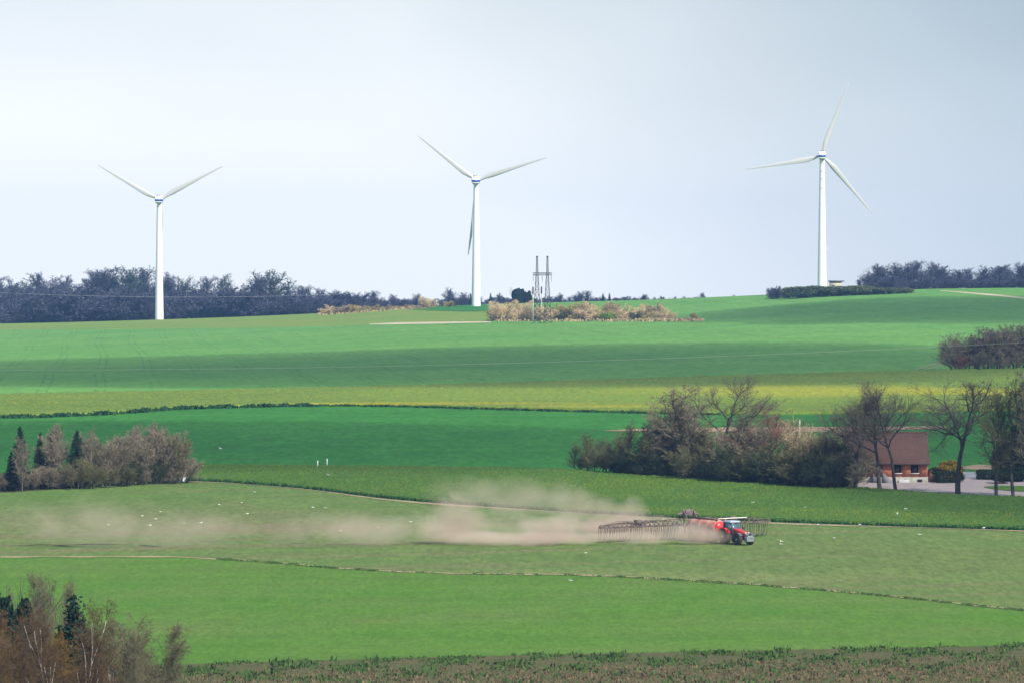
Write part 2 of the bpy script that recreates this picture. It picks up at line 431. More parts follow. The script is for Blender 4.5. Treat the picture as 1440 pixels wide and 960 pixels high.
# ground between the camera's hill and the verge, and the land beyond the crest
d_end = float(dist(0, 1008))
row = np.concatenate([np.linspace(-80, 300, 20), np.linspace(320, d_end, 16)])
gx = np.linspace(-1, 1, 41)
edge = G(np.linspace(-900, 2340, 41), np.full(41, 1008.0))
P = np.zeros((len(row), 41, 3))
for i, d in enumerate(row):
    k = max(d, 300) / d_end
    P[i, :, 0] = edge[:, 0] * k; P[i, :, 1] = d; P[i, :, 2] = np.interp(d, HOLLOW_X, HOLLOW_Z)
P[-1] = edge
P[-2, :, 2] = (P[-3, :, 2] + P[-1, :, 2]) / 2
ii = np.arange(P.shape[0] * 41).reshape(-1, 41)
m = MB(); m.add(P.reshape(-1, 3), np.stack([ii[:-1, :-1], ii[:-1, 1:], ii[1:, 1:], ii[1:, :-1]], -1).reshape(-1, 4))
m.build('hillside', M_verge, smooth=True)['kind'] = 'structure'
px = np.arange(-900, 2341, 40.0)
e = np.concatenate([[0.0, 5, 15], np.linspace(40, 3200, 30)])
P = np.stack([behind(px, crest_d(px) + k) for k in e])
ii = np.arange(P.shape[0] * len(px)).reshape(-1, len(px))
m = MB(); m.add(P.reshape(-1, 3), np.stack([ii[:-1, :-1], ii[:-1, 1:], ii[1:, 1:], ii[1:, :-1]], -1).reshape(-1, 4))
m.build('far_ground', M_heath, smooth=True)['kind'] = 'structure'

# tracks, margins, bare strips and a painted shade lying on the fields
patch('soil_strip', [(850, 605, 605.6), (880, 603.5, 606), (960, 601, 607), (1100, 600.5, 607.5), (1215, 599.5, 606), (1330, 599, 602)], M_soil, 0.06)
patch('soil_strip', [(1352, 656, 659.5), (1375, 653, 660), (1400, 653.5, 660), (1470, 656, 661)], M_soil, 0.06)
patch('dry_track', [(520, 455.5, 456.5), (560, 453.5, 456.3), (620, 452.6, 455.2), (690, 452, 453.6)], M_soil_pale, 0.06)
patch('dry_track', [(1322, 408.6, 409.2), (1360, 411.2, 412.8), (1400, 414.2, 416.4), (1440, 418.5, 420.5), (1500, 424, 426)], M_soil_pale, 0.06)
patch('tractor_track', [(1287, 518.6, 519.8), (1312, 511.5, 512.8), (1336, 504.4, 505.6)], M_margin, 0.06)
patch('tractor_track', [(1300, 519.4, 520.4), (1320, 513.4, 514.5), (1338, 507.6, 508.6)], M_margin, 0.06)
patch('field_margin', [(q, B5(q) + 0.6, B5(q) + 2.0 + .9 * math.sin(q * .013)) for q in range(262, 1480, 12)], M_margin, 0.05)
patch('field_margin', [(q, B4(q) - 0.9 - .5 * math.sin(q * .05), B4(q) + 0.1) for q in range(266, 800, 8)], M_margin, 0.05)
patch('field_margin', [(q, B6(q) - 1.0, B6(q) + 0.5 + 0.5 * math.sin(q * .07)) for q in range(-40, 1500, 10)], M_margin, 0.05)
patch('painted_wheat_shade', [(556, 433.6, 434.2), (600, 431.2, 437), (650, 429.6, 438.5), (690, 428.4, 438)], M_wheat_mid, 0.08)  # shade on the upper wheat, painted as a sheet of darker crop colour
patch('access_road', [(1340, 664.5, 667), (1356, 663.4, 671), (1392, 663.4, 672), (1440, 663.6, 671), (1500, 663.6, 671)], M_road, 0.05)
patch('lawn', [(1384, 684, 685), (1400, 682.5, 688), (1440, 683, 691), (1500, 683, 693)], M_green, 0.06)
# ------------------------------------------------------------------ trees and shrubs
def unit(v): return v / (np.linalg.norm(v) + 1e-9)
def grow(seed, trunk_len, r0, levels, nseg, start, kids, ratio, ang, trop, wob, stems=1, stem_spread=0.2, rmin=0.02, lean=0.0, taper=0.45, rk=0.62):
    """branching skeleton: arrays of start, end, two radii and level"""
    g = np.random.default_rng(seed)
    out = []
    def br(p, d, L, r, lv, az):
        n = nseg[lv]
        r_end = max(r * (taper if lv else 0.4), rmin * 0.7)
        for i in range(n):
            d = unit(d + g.normal(0, wob[lv], 3) + np.array([0, 0, trop[lv]]))
            q = p + d * (L / n)
            ra, rb = r + (r_end - r) * i / n, r + (r_end - r) * (i + 1) / n
            out.append((*p, *q, ra, rb, lv))
            f = (i + 1) / n
            if lv + 1 < levels and f >= start[lv]:
                k = kids[lv]
                k = int(k) + (g.random() < k - int(k))
                if i == n - 1: k += 1
                for _ in range(k):
                    az += 2.4 + g.normal(0, .35)
                    s = unit(np.cross(d, (0.31, 0.95, 0.05)) if abs(d[2]) > 0.3 else np.cross(d, (0, 0, 1)))
                    t = np.cross(d, s)
                    a = R(ang[lv]) * g.uniform(0.65, 1.3) * (0.6 if i == n - 1 else 1)
                    nd = d * math.cos(a) + (s * math.cos(az) + t * math.sin(az)) * math.sin(a)
                    w = g.uniform(0, 1)
                    o = p + (q - p) * (w if i < n - 1 else 1)
                    br(o, unit(nd), L * ratio[lv] * (1.1 - 0.45 * (f - start[lv]) / (1.001 - start[lv])) * g.uniform(0.75, 1.2), max(rb * rk, rmin), lv + 1, az)
            p = q
    for s in range(stems):
        a = g.uniform(0, 6.28)
        off = np.array([math.cos(a), math.sin(a), 0]) * stem_spread * g.uniform(0.2, 1) * (stems > 1)
        d = unit(np.array([off[0] * 0.35 + lean, off[1] * 0.35, 1.0]))
        if stems > 1: out.append((0, 0, -.35, *(off * 0.6 - np.array([0, 0, 0.3])), r0, r0, 0))
        br(off * 0.6 - np.array([0, 0, 0.4]), d, trunk_len * g.uniform(0.8, 1.1), r0 * (g.uniform(.7, 1.1) if stems > 1 else 1), 0, a)
    return np.array(out)

def tubes(m, S, n):
    """all segments as open n-sided prisms"""
    if not len(S): return
    p0, p1 = S[:, :3], S[:, 3:6]
    d = p1 - p0; d /= (np.linalg.norm(d, axis=1, keepdims=True) + 1e-9)
    ref = np.where(np.abs(d[:, 2:3]) < 0.9, np.array([[0., 0, 1]]), np.array([[1., 0, 0]]))
    a = np.cross(d, ref); a /= np.linalg.norm(a, axis=1, keepdims=True)
    b = np.cross(d, a)
    t = np.arange(n) * 2 * math.pi / n
    ring = np.cos(t)[None, :, None] * a[:, None] + np.sin(t)[None, :, None] * b[:, None]
    v = np.concatenate([p0[:, None] + ring * S[:, 6][:, None, None], p1[:, None] + ring * S[:, 7][:, None, None]], 1)
    base = (np.arange(len(S)) * 2 * n)[:, None, None]
    q = np.array([(i, (i + 1) % n, n + (i + 1) % n, n + i) for i in range(n)])[None]
    m.add(v.reshape(-1, 3), (base + q).reshape(-1, 4))
def leaves(m, C, size, g, flat=0.0):
    """small four-cornered leaf clumps facing every way"""
    n = len(C)
    a = g.normal(size=(n, 3)); a /= np.linalg.norm(a, axis=1, keepdims=True)
    b = g.normal(size=(n, 3)); b -= a * (a * b).sum(1, keepdims=True); b /= np.linalg.norm(b, axis=1, keepdims=True)
    s = (size * g.uniform(0.5, 1.4, n))[:, None]
    v = np.stack([C - a * s, C + b * s * 0.6, C + a * s, C - b * s * 0.6], 1)
    m.add(v.reshape(-1, 3), (np.arange(n) * 4)[:, None] + np.arange(4)[None])

class Kind: pass
def make_kind(S, split, nt, nc, buds=0, bud_size=0.1, seed=1):
    """two meshes (trunk with limbs, crown of twigs) at natural height"""
    k = Kind()
    zt = S[:, 5].max(); k.H = zt
    g = np.random.default_rng(seed)
    mt, mc = MB(), MB()
    A, B = S[S[:, 8] <= split], S[S[:, 8] > split]
    tubes(mt, A, nt); tubes(mc, B, nc)
    if buds:
        T = B[B[:, 8] == S[:, 8].max()]
        q = T[g.integers(0, len(T), buds)]
        leaves(mc, q[:, 3:6] + g.normal(0, bud_size, (buds, 3)), bud_size, g)
    k.t, k.c = mt.mesh('trunk'), mc.mesh('crown')
    w = np.abs(S[:, 3:5]); k.W = float(np.percentile(np.hypot(S[:, 3], S[:, 4]), 96))
    for me in (k.t, k.c): me.materials.append(None)
    k.n = len(S)
    return k

def far_kind(seed, up=0.12, ang=38):
    S_ = grow(seed, 15, 0.42, 4, [8, 4, 3, 2], [0.25, 0.2, 0.2, 9], [3.0, 2.6, 2.4, 0], [0.50, 0.55, 0.55, 0.5], [ang, 40, 42, 40], [0.02, up, up, 0.03], [0.05, 0.13, 0.18, 0.2], rmin=0.045)
    return make_kind(S_, 1, 6, 3, buds=1500, bud_size=.16, seed=seed)
K_far = [far_kind(s) for s in (3, 8, 15, 21)]
K_oak = [make_kind(grow(s, 15, 0.37, 5, [9, 5, 4, 3, 2], [0.60, 0.25, 0.25, 0.3, 9], [2.0, 1.7, 1.8, 2.0, 0], [0.56, 0.6, 0.58, 0.6, .5], [58, 46, 44, 42, 40], [0.02, 0.06, 0.05, 0.03, 0], [0.07, 0.17, 0.2, 0.24, .2], rmin=0.013, rk=0.68, lean=0.03), 2, 7, 3, buds=1200, bud_size=.04) for s in (4, 12, 19)]
K_thin = [make_kind(grow(s, 14, 0.28, 5, [8, 4, 3, 3, 2], [0.28, 0.25, 0.3, 0.3, 9], [1.8, 1.6, 1.7, 1.6, 0], [0.42, 0.55, 0.6, 0.6, .5], [34, 38, 40, 40, 40], [0.03, 0.14, 0.1, 0.04, 0], [0.05, 0.14, 0.18, 0.22, .2], rmin=0.022), 1, 6, 3) for s in (5, 9)]
K_shrub = [make_kind(grow(s, 5.2, 0.09, 4, [5, 4, 3, 2], [0.22, 0.25, 0.3, 9], [2.0, 1.9, 1.9, 0], [0.55, 0.6, 0.6, .5], [34, 38, 42, 40], [0.03, 0.09, 0.05, 0], [0.1, 0.16, 0.2, .2], stems=7, stem_spread=1.5, rmin=0.02), 0, 5, 3, buds=1500, bud_size=0.07, seed=s) for s in (2, 7, 11, 16)]
K_bush = [make_kind(grow(s, 4.0, 0.10, 4, [4, 3, 3, 2], [0.2, 0.25, 0.3, 9], [2.2, 2.2, 2.0, 0], [0.6, 0.62, 0.6, .5], [38, 42, 44, 40], [0.0, 0.06, 0.04, 0], [0.12, 0.18, 0.2, .2], stems=6, stem_spread=2.2, rmin=0.035), 0, 4, 3, buds=1800, bud_size=0.13, seed=s) for s in (2, 6, 13)]
K_birch = [make_kind(grow(s, 13, 0.17, 5, [9, 5, 4, 4, 2], [0.25, 0.2, 0.2, 0.2, 9], [1.7, 1.6, 1.9, 1.7, 0], [0.42, 0.55, 0.6, 0.55, .5], [32, 36, 40, 40, 40], [0.02, 0.12, 0.02, -0.09, -.1], [0.05, 0.12, 0.17, 0.2, .2], stems=st, stem_spread=1.6, rmin=0.011), 1, 7, 3, buds=7000, bud_size=0.05, seed=s) for s, st in ((4, 2), (9, 3), (23, 4))]

def spruce_kind(seed, H=12.0, spread=0.2, dens=1.25, clump=0.13):
    g = np.random.default_rng(seed)
    mt, mc = MB(), MB()
    mt.tube((0, 0, -0.4), (0, 0, H * 0.97), 0.2, 0.02, 7)
    segs, C = [], []
    z = H * 0.08
    while z < H * 0.985:
        rr = H * spread * (1 - z / H) ** 0.85 + 0.12
        for k in range(int(6 * dens)):
            a = g.uniform(0, 6.28); L = rr * g.uniform(0.65, 1.15)
            tip = np.array([math.cos(a) * L, math.sin(a) * L, z - L * g.uniform(0.1, 0.4)])
            o = np.array([0, 0, z])
            segs.append((*o, *tip, 0.03, 0.01, 1))
            n = max(5, int(L * 24 * dens))
            u = g.uniform(0.12, 1.05, n)[:, None]
            pos = o + (tip - o) * u + g.normal(0, 0.13, (n, 3)) * (0.4 + u) - np.array([0, 0, 0.12]) * u
            C.append(pos)
        z += H * 0.028 * g.uniform(0.8, 1.2)
    tubes(mt, np.array(segs), 3)
    leaves(mc, np.vstack(C), clump, g)
    k = Kind(); k.H, k.W = H, H * spread
    k.t, k.c = mt.mesh('trunk'), mc.mesh('crown')
    for me in (k.t, k.c): me.materials.append(None)
    return k
K_spruce = [spruce_kind(1), spruce_kind(2, spread=0.26), spruce_kind(5, spread=0.15)]
def leafy_kind(seed, H=2.0, rx=1.5, n=5000, size=0.09, boxy=False):
    """evergreen or flowering garden shrub: short stems in a clumped shell of leaves"""
    g = np.random.default_rng(seed)
    mt, mc = MB(), MB()
    S_ = grow(seed, H * 0.7, 0.05, 3, [3, 3, 2], [0.2, 0.3, 9], [2, 2, 0], [0.6, 0.6, .5], [36, 40, 40], [0, .05, 0], [.1, .2, .2], stems=6, stem_spread=rx * 0.7, rmin=0.015)
    tubes(mt, S_, 4)
    if boxy:
        C = g.uniform(-1, 1, (n, 3)); ax = g.integers(0, 3, n); C[np.arange(n), ax] = np.sign(C[np.arange(n), ax]) * g.uniform(0.8, 1.0, n)
        C = np.sign(C) * np.abs(C) ** 0.9
    else:
        C = g.normal(size=(n, 3)); C /= np.linalg.norm(C, axis=1, keepdims=True)
        lob = sum(np.sin(C @ g.normal(0, 3.5, 3) + g.uniform(0, 6)) for _ in range(4)) * 0.11
        C *= ((0.55 + 0.45 * g.random(n) ** 0.4) * (0.85 + lob))[:, None]
    C = C * np.array([rx, rx, H / 2]) + np.array([0, 0, H / 2])
    leaves(mc, C + g.normal(0, 0.04, C.shape), size, g)
    k = Kind(); k.H, k.W = H, rx
    k.t, k.c = mt.mesh('stems'), mc.mesh('foliage')
    for me in (k.t, k.c): me.materials.append(None)
    return k
K_leafy = [leafy_kind(3), leafy_kind(8, H=2.4, rx=1.7, n=6000)]
K_hedge = leafy_kind(5, H=1.4, rx=1.5, n=6000, size=0.08, boxy=True)
K_pine = [leafy_kind(31, H=9, rx=3.2, n=26000, size=0.15), leafy_kind(37, H=9, rx=2.2, n=22000, size=0.14)]

B_grey = twig('grey_bark', (0.07, 0.062, 0.055), (0.13, 0.115, 0.10))
B_dark = twig('dark_bark', (0.045, 0.042, 0.038), (0.095, 0.083, 0.07))
B_white = twig('birch_bark', (0.45, 0.42, 0.38), (0.78, 0.74, 0.68), scale=2.5)
B_pale = twig('pale_bark', (0.26, 0.24, 0.21), (0.42, 0.39, 0.34))
T_wood = twig('haze_blue_twigs', (0.046, 0.050, 0.084), (0.10, 0.102, 0.15), scale=0.06)  # distance haze put into the twig colour as extra blue
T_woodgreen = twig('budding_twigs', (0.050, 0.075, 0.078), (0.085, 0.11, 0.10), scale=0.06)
T_mauve = twig('mauve_twigs', (0.165, 0.138, 0.096), (0.285, 0.24, 0.17))
T_tan = twig('tan_twigs', (0.30, 0.23, 0.13), (0.42, 0.33, 0.20))
T_pink = twig('willow_twigs', (0.54, 0.41, 0.23), (0.70, 0.55, 0.33))
T_olive = twig('olive_twigs', (0.36, 0.29, 0.12), (0.50, 0.40, 0.18))
T_green = twig('greening_twigs', (0.10, 0.105, 0.048), (0.185, 0.17, 0.085))
T_darkgreen = twig('ivy_twigs', (0.038, 0.056, 0.03), (0.085, 0.10, 0.05))
T_oak = twig('oak_twigs', (0.085, 0.074, 0.056), (0.16, 0.138, 0.10))
T_red = twig('reddish_twigs', (0.16, 0.075, 0.06), (0.26, 0.12, 0.09))
T_brown = twig('russet_twigs', (0.085, 0.058, 0.034), (0.16, 0.105, 0.062))
T_ochre = twig('ochre_twigs', (0.11, 0.075, 0.022), (0.20, 0.13, 0.04))
T_birch = twig('birch_twigs', (0.11, 0.105, 0.062), (0.20, 0.18, 0.11))
L_spruce = twig('spruce_needles', (0.006, 0.020, 0.014), (0.018, 0.045, 0.03), scale=1.2)
L_hedge = twig('hedge_leaves', (0.05, 0.085, 0.045), (0.15, 0.165, 0.085), scale=.25)
L_bush = twig('bright_leaves', (0.10, 0.20, 0.03), (0.20, 0.30, 0.05), scale=1.2)
L_dark = twig('evergreen_leaves', (0.012, 0.028, 0.012), (0.04, 0.065, 0.025), scale=1.2)
L_forsythia = twig('yellow_blossom', (0.13, 0.10, 0.025), (0.42, 0.31, 0.03), scale=0.9)

rt = random.Random(77)
def plant(k, px, yb, yt, name, label, cat, group=None, tm=B_grey, cm=T_wood, d=None, w=1.0, rz=None, parts=('trunk', 'crown')):
    """a tree or shrub standing at column px: foot at row yb, top at row yt (or at distance d on the ground there)"""
    if d is None: base = G(px, yb); d = float(base[1])
    elif d > float(crest_d(px)): base = behind(np.float64(px), d)
    elif d < 478: base = np.array([float(pt(px, 900, d)[0]), d, float(np.interp(d, HOLLOW_X, HOLLOW_Z)) - 0.2])
    else: base = np.array([float(pt(px, yb, d)[0]), d, zat(float(pt(px, yb, d)[0]), d)])
    h = float(pt(px, yt, d)[2]) - base[2]
    s = h / k.H
    o = thing(name, label, cat, base, (0, 0, (px * 12.9898 + yt * 7.233) % 6.283 if rz is None else rz), group)
    o.scale = (s * w, s * w, s)
    for me, mat, nm in ((k.t, tm, parts[0]), (k.c, cm, parts[1])):
        c = link(bpy.data.objects.new(nm, me), o)
        c.material_slots[0].link = 'OBJECT'; c.material_slots[0].material = mat
    return o

# the far wood behind the leftmost turbine: every tree on its skyline
g1 = 'bare trees of the far wood on the left'
for i, (px, yt, lab, cm) in enumerate([
    (-14, 388, None, 0), (8, 388, None, 0), (33, 392, None, 0), (57, 382, None, 0), (78, 386, None, 0), (99, 391, None, 0), (116, 389, None, 0),
    (132, 377, 'tall bare tree where the far left wood steps up, left of the leftmost turbine', 0), (150, 375, None, 0), (168, 373, None, 0), (186, 373, None, 0), (203, 374, None, 0), (219, 382, None, 0), (233, 386, None, 0),
    (252, 387, 'airy bare tree standing apart just right of the leftmost turbine tower', 1), (294, 387, 'thin round-topped bare tree, first of the raised clump right of the leftmost turbine', 0),
    (324, 384, 'open grey-green bare tree, second of the raised clump right of the leftmost turbine', 1), (355, 379, 'dense purple-grey tree in the middle of the raised clump right of the leftmost turbine', 0),
    (388, 378, 'large blue-green budding tree at the right end of the raised clump beyond the left field', 1), (428, 400, None, 0), (448, 404, None, 0), (470, 406, None, 0), (497, 410, None, 0), (524, 408, None, 0), (548, 413, None, 0)]):
    w = 1.3 if lab else rt.uniform(1.4, 1.9)
    if px == 388: w = 2.0
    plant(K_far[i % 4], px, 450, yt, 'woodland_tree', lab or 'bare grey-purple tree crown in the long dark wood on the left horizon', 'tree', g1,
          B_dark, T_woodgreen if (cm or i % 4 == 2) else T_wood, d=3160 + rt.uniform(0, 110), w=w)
g2 = 'bare trees of the far wood on the right'
for i, (px, yt) in enumerate([(1211, 390), (1222, 383), (1234, 374), (1247, 370), (1261, 367), (1276, 369), (1291, 365), (1304, 367), (1319, 373), (1332, 372), (1346, 378), (1363, 376), (1379, 372), (1394, 374), (1407, 373), (1420, 371), (1433, 369), (1447, 367)]):
    lab = {0: 'low straggly bare tree at the left end of the far right wood', 6: 'tallest bare tree on the skyline of the far right wood'}.get(i, 'bare grey tree in the blue-grey wood on the right horizon')
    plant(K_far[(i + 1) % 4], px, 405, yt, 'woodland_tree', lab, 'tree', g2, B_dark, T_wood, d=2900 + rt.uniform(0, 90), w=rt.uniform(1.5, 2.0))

# the shaded lower storey of both woods, one mass each
def wood_mass(name, label, spots, mat, wr=(1.3, 1.9)):
    m = MB()
    g = np.random.default_rng(len(spots))
    for px, yt, d in spots:
        k = K_far[g.integers(0, 4)] if g.random() < .4 else K_bush[g.integers(0, 3)]
        b = behind(np.float64(px), d)
        h = float(pt(px, yt, d)[2]) - b[2]
        s = h / k.H
        a = g.uniform(0, 6.28); c_, s_ = math.cos(a), math.sin(a)
        w = g.uniform(*wr)
        for me in (k.c,):
            v = np.empty(len(me.vertices) * 3, np.float32); me.vertices.foreach_get('co', v)
            v = v.reshape(-1, 3) @ np.array([[c_, s_, 0], [-s_, c_, 0], [0, 0, 1]]) * (s * w, s * w, s)
            idx = np.empty(len(me.loops), np.int32); me.loops.foreach_get('vertex_index', idx)
            m.add(v + b, idx.reshape(-1, 4).astype(np.int64))
    o = m.build(name, mat)
    return tag(o, label, 'undergrowth', kind='stuff')
ra = np.random.default_rng(9)
low_l = lerp([(-40, 408), (120, 404), (250, 410), (420, 412), (470, 416), (560, 421)])
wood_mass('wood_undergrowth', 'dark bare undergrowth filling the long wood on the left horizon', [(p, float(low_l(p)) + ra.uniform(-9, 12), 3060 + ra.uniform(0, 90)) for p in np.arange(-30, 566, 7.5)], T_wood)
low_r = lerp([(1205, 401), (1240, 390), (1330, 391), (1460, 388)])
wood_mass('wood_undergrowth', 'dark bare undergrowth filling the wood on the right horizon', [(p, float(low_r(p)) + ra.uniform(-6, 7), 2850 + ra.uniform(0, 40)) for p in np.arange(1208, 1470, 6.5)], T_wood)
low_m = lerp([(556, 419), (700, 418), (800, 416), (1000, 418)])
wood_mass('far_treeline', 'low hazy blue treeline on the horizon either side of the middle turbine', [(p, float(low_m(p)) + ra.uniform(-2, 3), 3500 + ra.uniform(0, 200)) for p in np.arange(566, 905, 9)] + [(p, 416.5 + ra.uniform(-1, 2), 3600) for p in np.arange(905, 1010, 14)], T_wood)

g3 = 'trees on the middle horizon'
for i, (px, yt, lab, kd) in enumerate([
    (582, 412, 'small dark tree with a pointed top right of the dry grass bank', 0), (631, 403, 'bare round-crowned tree on the horizon left of the middle turbine', 0), (648, 410, 'low bare tree close beside the left of the middle turbine tower', 0),
    (662, 412, 'dark little conifer touching the left of the middle turbine tower', 2), (690, 412, 'dark little conifer just right of the middle turbine tower', 2), (704, 411, 'low bare tree on the horizon between middle turbine and blue conifers', 0),
    (726, 403, 'broad dark blue conifer clump left of the pylon, leaning left', 1), (733, 405, 'dark conifer crown in the clump nearest the pylon on its left', 1), (743, 407, 'low dark conifer tucked behind the left mast of the pylon', 1),
    (786, 411, 'faint bare tree on the horizon just right of the pylon', 0), (812, 409, 'bare wide-crowned tree on the horizon right of the pylon', 0), (827, 408, 'pale airy bare tree, right half of the wide clump right of the pylon', 0), (848, 412, 'first of two small dark conifers above the olive scrub', 2), (857, 412, 'second of two small dark conifers above the olive scrub', 2),
    (905, 413, 'low bare tree on the horizon above the right end of the scrub', 0), (930, 416, 'tiny bare tree on the horizon right of the scrub', 0), (990, 411, 'low rounded bare tree on the horizon in mid sky gap', 0), (1031, 414, 'tiny bare bush on the crest between mid horizon and right hedge', 0)]):
    if kd == 0: plant(K_far[i % 4], px, 420, yt, 'horizon_tree', lab, 'tree', g3, B_dark, T_wood, d=3300, w=1.5)
    elif kd == 1: plant(K_pine[i % 2], px, 420, yt, 'horizon_conifer', lab, 'conifer', g3, B_dark, L_spruce, d=3150, w=0.8)
    else: plant(K_spruce[1], px, 420, yt, 'horizon_conifer', lab, 'conifer', g3, B_dark, L_spruce, d=3150, w=1.0)
for px, yb, yt, lab, cm, w in [(604, 431, 417, 'orange-tan dry bush on the crest left of the middle turbine', T_pink, 1.3), (631, 430, 422, 'small pale yellow-green bush on the crest left of the middle turbine', T_olive, 1.2),
    (465, 440, 428, 'tan tufted bush at the left end of the dry grass bank', T_pink, 1.5), (482, 438.5, 429, 'tan bush in the dry grass bank, second from its left end', T_tan, 1.8), (505, 437, 428, 'olive bush in the dry grass bank left of its middle', T_olive, 2.0),
    (528, 435.5, 428, 'olive-tan bush in the middle of the dry grass bank', T_olive, 2.2), (552, 434, 428, 'low tan bush right of the middle of the dry grass bank', T_tan, 2.3), (576, 432.5, 427.5, 'low tan bush at the thin right end of the dry grass bank', T_tan, 2.3)]:
    plant(K_bush[int(px) % 3], px, yb, yt, 'dry_bush', lab, 'bush', 'bushes along the crest left of the middle turbine', B_grey, cm, d=2870, w=w, parts=('stems', 'twigs'))

# hedge and bushes at the foot of the rightmost turbine
for i, px in enumerate(np.arange(1122, 1286, 11.0)):
    plant(K_leafy[i % 2], px, 410.5, 402.3 + (1.5 if i > 9 else 0) + rt.uniform(-1.4, 1.4), 'hedge_plant', 'dark green rounded plant in the long hedge below the rightmost turbine', 'hedge', 'hedge below the rightmost turbine', B_dark, L_hedge, d=2700, w=1.6 + rt.uniform(-.3, .4), parts=('stems', 'foliage'))
for px, yt, lab in [(1090, 405, 'bare dark bush at the left end of the crest hedge'), (1099, 402, 'taller bare dark bush second from the left end of the crest hedge'), (1110, 404, 'bare dark bush where the green crest hedge begins')]:
    plant(K_bush[int(px) % 3], px, 412, yt, 'crest_bush', lab, 'bush', 'bare bushes at the end of the crest hedge', B_dark, T_wood, d=2720, w=1.1, parts=('stems', 'twigs'))

# scrub round the pylon
g4 = 'scrub bushes round the pylon'
for i, (px, yb, yt, cm, lab) in enumerate([
    (697, 451, 432, T_pink, 'small pink-tan bush at the left end of the pylon scrub'), (709, 451, 423, T_pink, 'tall pink-tan bush near the left end of the pylon scrub'), (724, 450, 420.5, T_pink, 'tallest pink-tan bush left of the pylon'),
    (738, 451, 427, T_pink, 'pinkish bush directly left of the pylon masts'), (752, 451, 430, T_tan, 'brown bush at the foot of the left pylon mast'), (768, 451, 429, T_pink, 'pinkish bush at the foot of the right pylon mast'),
    (783, 450, 426, T_olive, 'olive bush just right of the pylon masts'), (799, 450, 425, T_olive, 'broad olive bush second right of the pylon'), (816, 450, 424, T_tan, 'tan bush in the middle of the pylon scrub'), (832, 450, 423, T_pink, 'pink-tan bush right of the middle of the pylon scrub'),
    (849, 449, 424, T_olive, 'olive bush behind the bright green bush'), (866, 449, 424, T_tan, 'tan bush above and right of the bright green bush'), (884, 449, 427, T_pink, 'rounded pink-tan bush third from the right end of the pylon scrub'), (903, 449, 427, T_pink, 'low rounded bush second from the right end of the pylon scrub'), (919, 449.5, 425, T_tan, 'upright tan bush near the right end of the pylon scrub'), (937, 449.5, 429, T_pink, 'small pinkish bush closing the right end of the pylon scrub')]):
    plant(K_bush[i % 3], px, yb, yt, 'scrub_bush', lab, 'bush', g4, B_grey, cm, w=1.1, parts=('stems', 'twigs'))
for i, px in enumerate(np.arange(704, 940, 13.0)):
    plant(K_bush[(i + 1) % 3], px, 450.5, 437 + rt.uniform(-3, 4), 'low_scrub', 'low mixed scrub plant in front of the taller pylon scrub', 'bush', 'low scrub in front of the pylon bushes', B_grey, (T_olive, T_tan, T_pink, T_green)[i % 4], w=1.5, parts=('stems', 'twigs'))
plant(K_leafy[0], 855, 451.5, 440, 'green_bush', 'bright yellow-green leafy bush at the front of the pylon scrub', 'bush', None, B_grey, L_bush, w=1.25, parts=('stems', 'foliage'))
plant(K_leafy[1], 976, 450.5, 439.5, 'lone_bush', 'small yellow-olive bush standing alone right of the pylon scrub', 'bush', None, B_grey, T_olive, w=0.75, parts=('stems', 'foliage'))

# brown thicket at the right edge of the middle field
g5 = 'brown thicket bushes at the right edge'
for i, (px, yb, yt, cm, lab) in enumerate([
    (1346, 520.5, 474, T_mauve, 'mauve-brown bush at the left tip of the right-hand thicket'), (1364, 520, 466, T_mauve, 'brown bush second from the left in the right-hand thicket'), (1385, 520, 458, T_mauve, 'reddish-brown bush in the middle of the right-hand thicket'), (1407, 519.5, 454, T_mauve, 'tall brown bush right of the middle of the right-hand thicket'), (1430, 519, 452, T_mauve, 'tallest brown bush at the right edge of the thicket'), (1452, 519, 453, T_mauve, 'brown bush cut by the right edge of the picture in the thicket'),
    (1352, 521, 496, T_red, 'low dark reddish bush at the front left of the right-hand thicket'), (1375, 521, 492, T_mauve, 'low dark bush at the front middle of the right-hand thicket'), (1402, 520.5, 490, T_mauve, 'low dark bush at the front right of the right-hand thicket'), (1428, 520, 488, T_mauve, 'low dark bush at the front edge of the thicket by the picture edge')]):
    plant(K_shrub[i % 4], px, yb, yt, 'thicket_bush', lab, 'bush', g5, B_dark, cm, w=1.5, parts=('stems', 'twigs'))

# copse on the left with its spruces
for px, yb, yt, w, lab in [(28, 688, 598, 1.0, 'tallest dark spruce at the left of the left copse, behind a pale bare tree'), (16, 690, 634, 1.5, 'small dark spruce at the far left of the left copse'), (56.5, 686, 607, 1.0, 'slender dark spruce second in the left copse'), (72, 685, 616, 1.2, 'smaller dull spruce right of the slender one in the left copse'), (108, 684, 604, 1.1, 'broad dark spruce standing alone in the middle of the left copse')]:
    plant(K_spruce[1 if px in (28, 108) else 0], px, yb, yt, 'spruce', lab, 'spruce', 'spruces in the left copse', B_dark, L_spruce, w=w)
plant(K_thin[0], 31, 691, 612, 'pale_tree', 'pale bare branching tree in front of the tallest left spruce', 'tree', None, B_grey, T_mauve, w=1.0)
plant(K_thin[1], 128, 684, 595, 'pale_tree', 'pale slim bare tree right of the broad spruce in the left copse', 'tree', None, B_pale, T_mauve, w=.8)
g6 = 'bare shrubs of the left copse'
